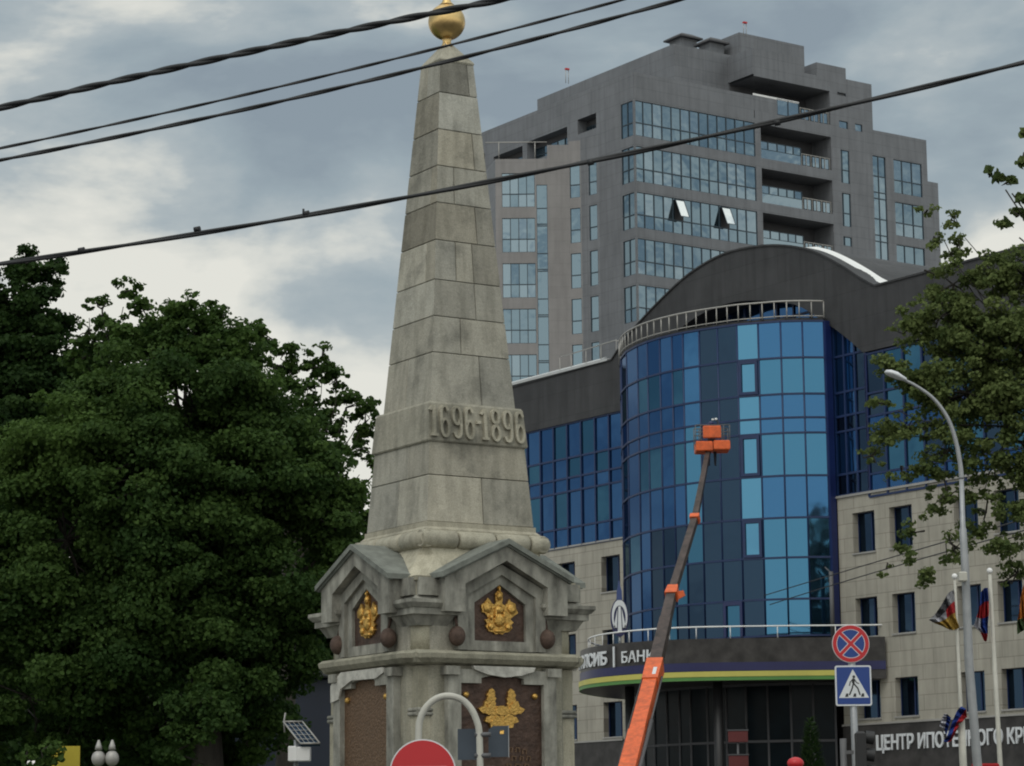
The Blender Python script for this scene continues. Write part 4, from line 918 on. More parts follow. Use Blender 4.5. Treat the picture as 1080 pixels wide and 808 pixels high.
for y in (-.50, .42):
    b = MB()
    for z in (.45, .72): b.tube([q+Vector((-.62, y, z)), q+Vector((.68, y, z))], .022, 6)
    for x in (-.62, -.42, .45, .68): b.tube([q+Vector((x, y, -.1)), q+Vector((x, y, .72))], .022, 6)
    b.build('basket_rail', m_dgrey, lift)
trk = MB(); trk.box(-3.5, 5.5, -1.15, 1.15, .75, 1.15); trk.box(-3.4, 2.2, -1.2, 1.2, 1.151, 1.4); trk.build('truck_chassis', m_dgrey, lift)
cb = MB(); cb.loft([[(x, y*w_, z) for x, y in ((3.0, -1), (5.6, -1), (5.6, 1), (3.0, 1))] for z, w_ in ((1.16, 1.15), (2.1, 1.15))]+[[(3.0, -1.05, 2.9), (5.1, -1.05, 2.9), (5.1, 1.05, 2.9), (3.0, 1.05, 2.9)]]); cbo = cb.build('cab', m_or, lift)
cb = MB(); cb.add([(5.605, -1.0, 2.12), (5.605, 1.0, 2.12), (5.13, .95, 2.82), (5.13, -.95, 2.82)], [(0, 1, 2, 3)]); cb.build('windscreen', g_dark, cbo)
tb = MB(); tb.tube([(0, 0, 1.4), (0, 0, 2.0)], .75, 20); tb.box(-.5, .5, -.4, .4, 1.9, 2.75); tb.build('turret', m_or, lift)
for x in (-2.6, -1.4, 4.3):
    for y in (-1.0, 1.0):
        wv = MB(); wv.tube([(x, y-.16, .5), (x, y+.16, .5)], .5, 20); wv.build('wheel', m_black, lift)
# worker in the basket
def person(loc, label):
    pr = empty('person', loc, 0, label, 'person')
    me = bpy.data.meshes.new('body')
    J = {'pel': (0, 0, .95), 'ch': (0, .02, 1.30), 'nk': (0, .03, 1.50), 'hd': (0, .0, 1.62), 'tp': (0, .02, 1.78),
         'shl': (-.19, .03, 1.44), 'ell': (-.30, -.05, 1.20), 'hal': (-.16, -.28, 1.30), 'shr': (.19, .03, 1.44), 'elr': (.30, .02, 1.62), 'har': (.22, .20, 1.84),
         'hil': (-.10, 0, .90), 'knl': (-.12, -.02, .50), 'anl': (-.12, .03, .08), 'tol': (-.12, -.15, .04), 'hir': (.10, 0, .90), 'knr': (.12, -.02, .50), 'anr': (.12, .03, .08), 'tor': (.12, -.15, .04)}
    E_ = [('pel', 'ch'), ('ch', 'nk'), ('nk', 'hd'), ('hd', 'tp'), ('nk', 'shl'), ('shl', 'ell'), ('ell', 'hal'), ('nk', 'shr'), ('shr', 'elr'), ('elr', 'har'), ('pel', 'hil'), ('hil', 'knl'), ('knl', 'anl'), ('anl', 'tol'), ('pel', 'hir'), ('hir', 'knr'), ('knr', 'anr'), ('anr', 'tor')]
    rad = dict(pel=.15, ch=.16, nk=.06, hd=.10, tp=.075, shl=.07, ell=.05, hal=.04, shr=.07, elr=.05, har=.04, hil=.10, knl=.065, anl=.045, tol=.04, hir=.10, knr=.065, anr=.045, tor=.04)
    K = list(J); me.from_pydata([J[k] for k in K], [(K.index(a), K.index(b_)) for a, b_ in E_], [])
    o = bpy.data.objects.new('body', me); COL.objects.link(o); o.parent = pr
    sk = o.modifiers.new('s', 'SKIN'); me.skin_vertices or None
    for i, k in enumerate(K): me.skin_vertices[0].data[i].radius = (rad[k], rad[k]*(.75 if k in ('pel', 'ch') else 1))
    me.skin_vertices[0].data[0].use_root = True
    ss = o.modifiers.new('ss', 'SUBSURF'); ss.levels = 2; ss.render_levels = 2
    me.materials.append(mat('dark_navy_workwear', (.018, .022, .035), .9)); return pr
person((bk.x+.02, bk.y+.02, bk.z-.25), 'worker in dark clothes standing in the orange lift basket, one arm raised to the glass') if False else None
wk = person((bk.x+.02, bk.y-.05, bk.z-.82), 'worker in dark clothes in the orange lift basket with one arm raised to the glass')
b = MB(); b.sphere((.0, .01, 1.66), (.115, .13, .10), 14, 8); b.build('cap', m_navy, wk)
b = MB(); b.sphere((.20, .17, 1.86), (.06, .05, .05), 8, 6); b.sphere((.05, -.13, 1.80), (.05, .03, .04), 8, 6); b.build('glove', m_white, wk)

# no stopping + pedestrian crossing signs on one grey post
Y = 40.0; pm = PXM(Y); sc_ = at(897, 679, Y)
sg = empty('road_sign_post', (sc_.x, sc_.y, 0), R(0), 'no stopping sign above a pedestrian crossing sign on one grey post', 'road sign')
k_ = 1/pm*1.0; fs_ = lambda px, py, d: ((px-897)*k_, -d, sc_.z-(py-679)*k_*1.015)
ob = at(903, 808, Y)
MB().tube([((ob.x-sc_.x)*1.0+.06, .05, 0), ((ob.x-sc_.x), .05, ob.z), ((at(897.5, 668, Y)).x-sc_.x, .05, sc_.z+.15)], .055, 12).build('pole', m_grey, sg)
circ = lambda r_, n=40: [(897.2+r_*cos(2*pi*i/n), 679+r_*sin(2*pi*i/n)) for i in range(n)]
sd_ = MB().poly(circ(19.6), fs_, -.01, .012).build('no_stopping_sign', m_signw, sg)
r_ = MB(); A_, B_ = circ(19.0), circ(15.0); r_.loft([[fs_(*A_[i % 40], .012), fs_(*A_[i % 40], .017), fs_(*B_[i % 40], .017), fs_(*B_[i % 40], .012)] for i in range(41)], caps=False)
for a in (pi/4, -pi/4):
    ca, sa = cos(a), sin(a); r_.poly([(897.2+ca*t-sa*w_, 679+sa*t+ca*w_) for t, w_ in ((-15.5, -1.7), (15.5, -1.7), (15.5, 1.7), (-15.5, 1.7))], fs_, .012, .0165 if a > 0 else .0163)
r_.build('red_ring_and_cross', m_signr, sd_)
MB().poly(circ(14.6), fs_, .0121, .0135).build('blue_field', m_signb, sd_)
r_ = MB()
for a in (pi/4, -pi/4):
    ca, sa = cos(a), sin(a); r_.poly([(897.2+ca*t-sa*w_, 679+sa*t+ca*w_) for t, w_ in ((-14.8, -2.35), (14.8, -2.35), (14.8, 2.35), (-14.8, 2.35))], fs_, .0125, .0145 if a > 0 else .0143)
A_, B_ = circ(15.2), circ(14.4); r_.loft([[fs_(*A_[i % 40], .0121), fs_(*A_[i % 40], .0146), fs_(*B_[i % 40], .0146), fs_(*B_[i % 40], .0121)] for i in range(41)], caps=False)
r_.build('pale_outline', m_signw, sd_)
def rrect(x0, y0, x1, y1, r_, n=5):
    P_ = []
    for cx_, cy_, a0 in ((x1-r_, y0+r_, -pi/2), (x1-r_, y1-r_, 0), (x0+r_, y1-r_, pi/2), (x0+r_, y0+r_, pi)):
        for i in range(n+1): a = a0+pi/2*i/n; P_.append((cx_+r_*cos(a), cy_+r_*sin(a)))
    return P_
sd_ = MB().poly(rrect(879.6, 701.5, 917.6, 743, 2.2), fs_, -.01, .012).build('pedestrian_crossing_sign', m_signw, sg)
MB().poly(rrect(881.2, 703.1, 916.0, 741.4, 1.4), fs_, .012, .0145).build('blue_field', m_signb, sd_)
MB().poly([(898.3, 705.3), (914.6, 734.8), (883.0, 734.8)], fs_, .0145, .0165).build('white_triangle', m_signw, sd_)
f_ = MB()
f_.poly([(899.2+1.5*cos(t), 713.2+1.6*sin(t)) for t in [2*pi*i/12 for i in range(12)]], fs_, .0165, .018)
for pth, w_ in (([(899, 715), (898.3, 720)], 2.8), ([(898.0, 716), (895.3, 718.5), (894.3, 722.5)], 1.1), ([(900, 716.3), (902, 719.3), (904.5, 720.3)], 1.1), ([(898.6, 720), (896.8, 726), (894, 732)], 1.5), ([(898.8, 720), (903.0, 725), (905.3, 732)], 1.5)):
    stroke(f_, pth, w_, fs_, .0165, .018)
for x in (891.0, 899.3, 907.6): f_.poly([(x-1.6, 733.8), (x-.3, 730.3), (x+1.8, 730.3), (x+1.9, 733.8)], fs_, .0166, .0181)
f_.build('walking_figure', m_black, sd_)
# traffic light seen from the side
p = at(911, 786, 39.0); tl = empty('traffic_light', (p.x, p.y, 0), 0, 'black traffic light with visors seen from the side, in front of the dark band', 'traffic light')
b = MB(); b.bbox(-.12, .02, -.12, .12, p.z-.5, p.z+.2, .03); b.build('housing', m_black, tl)
for z in (.12, -.13, -.38):
    b = MB(); b.tube([(.02, 0, p.z+z), (.15, 0, p.z+z-.02)], [.095, .10], 14, caps=False); b.build('visor', m_black, tl)
MB().tube([(-.3, 0.02, 0), (-.3, 0.02, p.z+.1)], .05, 10).build('pole', m_dgrey, tl)
MB().beam((-.3, 0.02, p.z-.1), (-.15, 0, p.z-.1), .05, .05).build('bracket', m_dgrey, tl)

# curved street lamp
Y = 42.0; lp = at(1031, 808, Y); q0 = at(1014.5, 505, Y)
lamp = empty('street_lamp', (lp.x, lp.y, 0), 0, 'tall grey street lamp with a long curved arm in front of the right tree', 'street lamp')
rl_ = lambda p: Vector((p.x-lp.x, p.y-lp.y, p.z))
slp = (rl_(at(1019, 590, Y))-rl_(lp)); slp /= slp.z
foot = rl_(lp)-slp*lp.z; foot.z = 0
MB().tube([foot, rl_(lp), rl_(at(1022, 700, Y)), rl_(at(1018, 600, Y)), rl_(at(1015.5, 558, Y)), rl_(at(1015.5, 556, Y)), rl_(at(1014, 503, Y))], [.09, .072, .070, .064, .058, .044, .036], 14).build('mast', m_grey, lamp)
arm = smooth_path([rl_(at(x, y, Y)) for x, y in ((1014, 505), (1013, 492), (1008.5, 467), (1000, 442), (985, 421), (966, 407), (952, 400))], 5)
MB().tube(arm, [.042-.020*i/(len(arm)-1) for i in range(len(arm))], 10).build('arm', m_grey, lamp)
hp, ht = rl_(at(956, 401.5, Y)), rl_(at(933, 393, Y)); dv = (ht-hp)
hd = MB(); rings = []
for t, w_, h_ in ((0, .045, .04), (.15, .08, .05), (.4, .13, .075), (.7, .14, .07), (.92, .09, .045), (1.0, .02, .015)):
    c_ = hp+dv*t; rings.append([c_+Vector((0, w_*cos(2*pi*i/14), h_*sin(2*pi*i/14)*(1 if sin(2*pi*i/14) > 0 else .6)+h_*.2)) for i in range(14)])
hd.loft(rings, smooth=True); hdo = hd.build('lamp_head', m_signw, lamp)
# the lamp's clutter: junction box and cable loop on the mast
jb = rl_(at(1018, 608, Y)); b = MB(); b.bbox(jb.x-.13, jb.x-.0, jb.y-.20, jb.y-.07, jb.z-.10, jb.z+.06, .02); b.build('junction_box', m_pole, lamp)

# flagpoles and flags
def flagpole(x0, y0, x1, y1, Y, r_, label, ball=True, top_taper=.7):
    a, b_ = at(x1, y1, Y), at(x0, y0, Y); s_ = (b_-a)/(b_.z-a.z); foot = a-s_*a.z
    fp = empty('flagpole', (foot.x, foot.y, 0), 0, label, 'flagpole', 'white flagpoles on the square')
    e = lambda p: Vector((p.x-foot.x, p.y-foot.y, p.z))
    MB().tube([(0, 0, 0), e(a), e(b_)], [r_*1.1, r_, r_*top_taper], 12).build('pole', m_pole, fp)
    if ball: c_ = e(b_)+Vector((0, 0, .07)); MB().sphere(c_, .055, 12, 8).build('finial', m_white, fp)
    return fp
flagpole(1007, 612, 1014, 760, 48.0, .036, 'thin white flagpole left of the street lamp, flying the yellow and black flag')
flagpole(1044, 606, 1055, 808, 48.0, .046, 'white flagpole right of the street lamp with the white blue red flag')
flagpole(1013.5, 757, 1016, 808, 41.0, .058, 'short thick white flagpole with a drooping blue and red flag', False, 1.0)
flagpole(1087, 600, 1094, 808, 48.0, .055, 'white flagpole at the right edge with the green and orange flag')
def flag(pts_rows, Y, mats_, bands, label, amp=.10, wav=2.2, seed=0):
    """cloth given by its hanging rows of picture points at distance Y, folded in depth"""
    nr = len(pts_rows); nc = 18; mb = MB(); G = []
    rows_ = [[Vector((*p, 0)) for p in r__] for r__ in pts_rows]
    R2 = [smooth_path(r__, max(1, (nc-1)//(len(r__)-1))) for r__ in rows_]; nc = len(R2[0])
    full = []
    for j in range(nr-1):
        for s_ in range(4):
            t = s_/4; full.append([R2[j][i].lerp(R2[j+1][i], t) for i in range(nc)])
    full.append(R2[-1])
    c0 = at(pts_rows[0][0][0], pts_rows[0][0][1], Y)
    for j, row in enumerate(full):
        G.append([at(p.x, p.y, Y+amp*sin(i*wav*.55+j*.35+seed)+.05*sin(i*1.9+j)) for i, p in enumerate(row)])
    V_ = [p for r__ in G for p in r__]; m_ = len(G)
    for j in range(m_-1):
        bi = bands(j/(m_-1)); 
        for i in range(nc-1):
            k2 = bi(i/(nc-1)) if callable(bi) else bi
            vs = [G[j][i], G[j][i+1], G[j+1][i+1], G[j+1][i]]; th = Vector((0, .012, 0))
            mb.add(vs+[v+th for v in vs], [(0, 1, 2, 3), (7, 6, 5, 4)], k2)
    o = mb.build('flag', mats_, None, recalc=False); return tag(o, label, 'flag')
cl_m = lambda n_, c_: mat(n_, c_, .85, var=.15, scale=3, spec=.1)
f_w, f_b, f_r, f_y, f_k, f_g, f_o = cl_m('white_cloth', (.34, .34, .38)), cl_m('blue_cloth', (.015, .035, .17)), cl_m('red_cloth', (.30, .022, .026)), cl_m('yellow_cloth', (.28, .18, .04)), cl_m('black_patterned_cloth', (.05, .05, .055)), cl_m('green_cloth', (.05, .08, .035)), cl_m('orange_cloth', (.42, .15, .03))
f_gr = cl_m('grey_cloth', (.20, .20, .21))
# rows run from the pole outwards-down; yellow/black/white with a red patch
flag([[(1006, 622), (1000, 626), (993, 638), (986, 648), (979.5, 654)], [(1007, 634), (1002, 638), (996, 646), (989, 652), (981, 654.5)], [(1008, 650), (1003, 652), (998, 655), (992, 657), (986, 657.5)], [(1012, 662), (1008, 664), (1003, 664.5), (999, 663), (993, 660)]], 47.9,
     [f_gr, f_k, f_r, f_y, f_w], lambda t: (lambda u: (1 if .25 < u < .72 else 0)) if t < .30 else ((lambda u: 2 if u < .42 else 4) if t < .58 else 3), 'swept out flag of black, white and yellow with a red patch on the thin flagpole', .08)
flag([[(1042, 620), (1038, 620.5), (1034.5, 625)], [(1043, 634), (1038, 635), (1033, 640)], [(1043, 647), (1036, 649), (1031, 648)], [(1042, 658), (1035, 662), (1027, 660)], [(1042, 668), (1038, 668), (1034, 667)], [(1041, 675), (1040, 676.5), (1038, 676)]], 47.9,
     [f_b, f_r, f_w, f_b], lambda t: 0 if t < .18 else (1 if t < .42 else ((lambda u: 2 if u > .55 else 3) if t < .80 else 1)), 'drooping flag with blue, red, white folds hanging close to its white pole', .07, seed=1)
flag([[(1082, 612), (1078.5, 622), (1076, 633)], [(1084, 632), (1079, 640), (1075, 645)], [(1086, 650), (1079, 655), (1072.5, 657)], [(1088, 664), (1082, 664), (1073, 669)]], 47.9,
     [f_o, f_g, f_r], lambda t: (lambda u: 0) if t < .55 else (lambda u: 1 if u > .4 else 2), 'orange and green flag cut off by the right edge of the picture', .07, seed=2)
flag([[(1014, 745), (1010, 749), (1005, 760), (999, 776), (995, 782)], [(1019, 748), (1013, 756), (1008, 764), (1003, 778), (999, 783)], [(1020, 756), (1016, 760), (1011, 766), (1007, 775), (1003, 782)]], 40.9,
     [f_b, f_r, f_r], lambda t: 0 if t < .42 else 1, 'wrapped blue and red flag hanging off the top of the short thick pole', .06, seed=3)
flag([[(996, 753), (994, 757), (991, 766)], [(999, 753), (998, 760), (996, 770)], [(1003, 757), (1001, 765), (998, 776)]], 41.2, [f_w, f_b], lambda t: 0 if t < .4 else 1, 'small white and blue cloth flying left of the wrapped flag', .04, seed=4)

# hoop of white tube with the red no-entry sign in front of the monument
Y = 24.0; pm = PXM(Y)
hb = at(473, 812, Y); hoop = empty('sign_hoop', (hb.x, hb.y, 0), 0, 'white painted tube hoop carrying the red no entry sign in front of the monument', 'sign frame')
e = lambda p: Vector((p.x-hb.x, p.y-hb.y, p.z))
pth = [e(at(441.5, 812, Y)), e(at(441.5, 772, Y)), e(at(443.5, 758, Y)), e(at(449.5, 746, Y)), e(at(460, 737, Y)), e(at(473, 734, Y)), e(at(487, 738, Y)), e(at(497, 748, Y)), e(at(503, 761, Y)), e(at(505.5, 774, Y)), e(at(506.5, 812, Y))]
pp_ = smooth_path(pth, 6); a, b_ = pp_[0].copy(), pp_[-1].copy(); a.z = 0; b_.z = 0
MB().tube([a]+pp_+[b_], .031, 14).build('tube', m_pole, hoop)
b = MB()
for y in (775, 797):
    c_ = e(at(506, y, Y)); b.tube([c_-Vector((.045, 0, 0)), c_+Vector((.10, -.02, 0))], .022, 8)
b.build('clamp', m_dgrey, hoop)
no = at(446, 815, Y-.12); ne = empty('no_entry_sign', (no.x, no.y, no.z), 0, 'round red no entry sign with white rim at the bottom edge', 'road sign')
fn_ = lambda a, z, d: (a, -d, z)
cc_ = lambda r_, n=48: [(r_*cos(2*pi*i/n), r_*sin(2*pi*i/n)) for i in range(n)]
MB().poly(cc_(.30), fn_, -.01, .008).build('rim', m_signw, ne); MB().poly(cc_(.288), fn_, .0081, .012).build('red_disc', m_signr, ne)
MB().poly([(-.215, -.055), (.215, -.055), (.215, .055), (-.215, .055)], fn_, .012, .014).build('white_bar', m_signw, ne)
r2s = at(471, 812, Y+.6); rs = empty('red_sign', (r2s.x, r2s.y, r2s.z), R(35), 'small bright red sign edge peeping out right of the no entry sign', 'road sign')
MB().poly([(-.10, -.25), (.10, -.25), (.055, .115), (-.08, .125)], fn_, -.01, .01).build('plate', m_signr, rs)
bs = at(510, 785, Y+.08); bo = empty('traffic_sign', (bs.x, bs.y, bs.z), 0, 'pair of dark grey blue sign backs clamped to the right leg of the hoop', 'road sign')
MB().poly([(-.235, -.14), (-.05, -.14), (-.05, .14), (-.235, .14)], fn_, -.005, .005).build('plate', m_signback, bo)
MB().poly([(.045, -.115), (.225, -.115), (.225, .165), (.09, .165), (.045, .13)], fn_, -.015, -.005).build('plate', m_signback, bo)
MB().box(.225, .232, -.012, .02, -.12, .167).build('plate_edge', m_grey, bo)
MB().poly([(.15, .09), (.185, .09), (.185, .125), (.15, .125)], fn_, -.004, -.002).build('sticker', m_gold, bo)
MB().box(-.1, .1, -.02, .0, -.21, -.20).build('lower_plate', m_grey, bo)

# solar powered beacon
Y = 39.0; s0 = at(313, 798, Y); sb = empty('solar_beacon', (s0.x, s0.y, 0), 0, 'white cabinet under a tilted solar panel on a post left of the monument', 'solar beacon')
MB().tube([(-.02, .12, 0), (-.02, .12, s0.z+.25)], .035, 8).build('post', m_grey, sb)
b = MB(); b.bbox(-.12, 0.0, -.1, .14, s0.z-.07, s0.z+.15, .01); b.bbox(.004, .20, -.12, .14, s0.z-.07, s0.z+.14, .01); b.build('cabinet', m_white, sb)
P4 = [at(299, 764, Y+.35), at(319, 764, Y+.35), at(337.5, 787, Y-.15), at(317, 787, Y-.15)]; P4 = [p-Vector((s0.x, s0.y, 0)) for p in P4]
b = MB(); up3 = Vector((0, -.02, .03)); b.add(P4+[p+up3 for p in P4], [(0, 1, 2, 3), (4, 5, 6, 7), (0, 1, 5, 4), (1, 2, 6, 5), (2, 3, 7, 6), (3, 0, 4, 7)]); pn = b.build('solar_panel', g_dark, sb)
b = MB()
L4 = lambda u, v: P4[0].lerp(P4[1], u).lerp(P4[3].lerp(P4[2], u), v)+up3*1.3
for u in (0, 1): b.tube([L4(u, 0), L4(u, 1)], .013, 6)
for v in (0, 1): b.tube([L4(0, v), L4(1, v)], .016, 6)
for u in (.25, .5, .75): b.tube([L4(u, 0), L4(u, 1)], .006, 5)
for v in (.2, .4, .6, .8): b.tube([L4(0, v), L4(1, v)], .005, 5)
b.tube([L4(0, 0)+Vector((.02, 0, -.16)), L4(0, 0)+Vector((0.01, 0, .0)), L4(0, 0)+Vector((.03, 0, .13))], .014, 6)
b.build('panel_frame', m_rail, pn)
# twin globe park lamp
for i, (px, py) in enumerate(((105, 797), (118, 795))):
    pass
g0 = at(111, 800, 43.0); gl = empty('park_lamp', (g0.x, g0.y, 0), 0, 'park lamp with two whitish glass globes under the dark left tree', 'street lamp')
for dx in (-.11, .11):
    MB().sphere((dx, 0, g0.z+.0), (.115, .115, .13), 16, 10).build('globe', m_rail, gl)
    MB().tube([(dx, 0, g0.z+.14), (dx, 0, g0.z+.2), (dx, 0, g0.z+.3)], [.06, .05, .015], 10).build('cap', m_rail, gl)
MB().tube([(0, 0, 0), (0, 0, g0.z-.3)], .04, 10).build('pole', m_dgrey, gl); MB().tube([(-.11, 0, g0.z-.1), (0, 0, g0.z-.3), (.11, 0, g0.z-.1)], .02, 6).build('arm', m_dgrey, gl)
# yellow banner behind the leaves
yb = at(58, 806, 44.8); o = MB().box(-.05, .42, -.02, .02, -1.2, .30).build('yellow_banner', mat('yellow_fabric', (.40, .32, .03), .8)); o.location = (yb.x, yb.y, yb.z); tag(o, 'yellow banner half hidden by leaves at the bottom left', 'banner')
# dark hoarding and kiosk behind the trees
kb = at(325, 760, 62.0); kk = empty('kiosk', (kb.x, kb.y, 0), R(8), 'dark blue kiosk in the shade between the left tree and the monument', 'kiosk')
MB().bbox(-1.6, 1.6, 0, 3, 0, kb.z+1.0, .05).build('wall', mat('dark_blue_panel', (.012, .018, .035), .5), kk); MB().bbox(-1.8, 1.8, -.3, 3.2, kb.z+1.0, kb.z+1.15, .03).build('roof', m_towerd, kk)
# small things in front of the bank entrance
rp = at(779, 806, 98.0); st = empty('display_stand', (rp.x, rp.y, 0), 0, 'dark red two tier board on a stand in front of the shaded bank entrance', 'display stand')
for z in (rp.z+.12, rp.z+1.02):
    w_ = MB().bbox(-.36, .36, -.05, .05, z-.22, z+.2, .02).build('board', mat('dark_red_board', (.10, .015, .015), .7), st); MB().box(-.39, .39, -.07, .07, z+.201, z+.25).build('top_rail', m_towerd, w_)
MB().tube([(0, .08, 0), (0, .08, rp.z+1.2)], .04, 8).build('post', m_dgrey, st)
rb = at(839, 805, 30.0); rc = empty('red_topped_post', (rb.x, rb.y, 0), 0, 'post with a rounded bright red top at the bottom edge right of the boom', 'post')
MB().sphere((0, 0, rb.z), (.095, .095, .07), 16, 10).build('red_cap', m_signr, rc); MB().tube([(0, 0, 0), (0, 0, rb.z-.04)], .05, 10).build('pole', m_dgrey, rc)
rb = at(1040, 809, 45.0); o = MB().bbox(-.24, .22, -.03, .03, -.5, .06, .02).build('red_banner', f_r); o.location = rb; tag(o, 'small bright red banner under the street lamp at the bottom edge', 'banner')
sp2 = at(893, 630, 104.0); sp2 = BI @ sp2
mp_ = MB(); mp_.tube([(-.75, .9, 9.6), (-.75, .9, 12.4)], .09, 8); mp_.tube([(-.75, .9, 12.35), (-.5, 1.0, 12.6)], .03, 6); o = mp_.build('short_mast', m_dgrey); o.matrix_world = BM; tag(o, 'short grey mast standing on the canopy beside the crossing sign', 'mast')

# ------------------------------------------------------------------ overhead cables
def cable(pts, Y0, Y1, r_, label, ext=.6, twist=0.0, group=None):
    n = len(pts); P_ = []
    x0, x1 = pts[0][0], pts[-1][0]
    co = np.polyfit([p[0] for p in pts], [p[1] for p in pts], 2 if n > 2 else 1)
    m_ = 90; xa, xb = x0-(x1-x0)*ext, x1+(x1-x0)*.6; path = []
    for i in range(m_+1):
        x = xa+(xb-xa)*i/m_; y = np.polyval(co, x); t = (x-x0)/(x1-x0); path.append(at(x, y, Y0+(Y1-Y0)*t))
    mb = MB(); r_ *= .88
    if twist:
        dn = smooth_path(path, 6)
        for k in range(2):
            q_ = []
            for i, p in enumerate(dn):
                a = i*twist*.45+k*pi; q_.append(p+Vector((0, cos(a), sin(a)))*r_*.38)
            mb.tube(q_, r_*.72, 6)
    else: mb.tube(path, r_, 8)
    o = mb.build('overhead_cable', m_cable); tag(o, label, 'cable', group); return o
cable([(0, 114), (100, 90.5), (200, 68), (300, 46.5), (400, 26), (520, 1)], 17, 15.5, .026, 'thickest twisted black cable, uppermost in the sky above the obelisk ball', twist=.35)
cable([(0, 157), (100, 135), (200, 112.5), (300, 90), (400, 66.5), (500, 42), (650, 1)], 19, 18, .0125, 'thin black cable just below the thickest one, second from the top', twist=.3)
cable([(0, 169.5), (100, 149), (200, 128), (300, 105), (400, 83), (550, 46), (710, 1)], 18.4, 17.4, .017, 'black cable third from the top, passing in front of the obelisk tip', twist=.28)
low_cable = cable([(0, 282.5), (70, 267), (180, 246.5), (320, 226), (460, 203), (560, 184.5), (700, 157), (800, 134), (900, 107), (1000, 84), (1079, 67)], 17, 15, .0185, 'lowest long black cable crossing the obelisk and the grey tower', twist=.2)
for x, y, d_ in ((83, 264.5, 0), (205, 242.5, 0), (320, 226, .6), (620, 172, 0), (817, 130, 0)):
    t = x/1079; Y_ = 17-2*t; c_ = at(x, y, Y_); q_ = at(x+6, y-1.2, Y_-.01); b = MB(); b.tube([c_, q_], .019, 8)
    if d_: b.tube([c_, c_+Vector((0, 0, .035))], .008, 6)
    b.build('clamp', m_cable, low_cable)
cable([(806, 628), (860, 612), (960, 582), (1079, 548)], 103, 70, .022, 'faint thin wire in front of the limestone wing, upper of two', group='thin wires before the bank', ext=0.0)
cable([(812, 637), (860, 624), (960, 592), (1079, 560)], 103, 70, .022, 'faint thin wire in front of the limestone wing, lower of two', group='thin wires before the bank', ext=0.0)

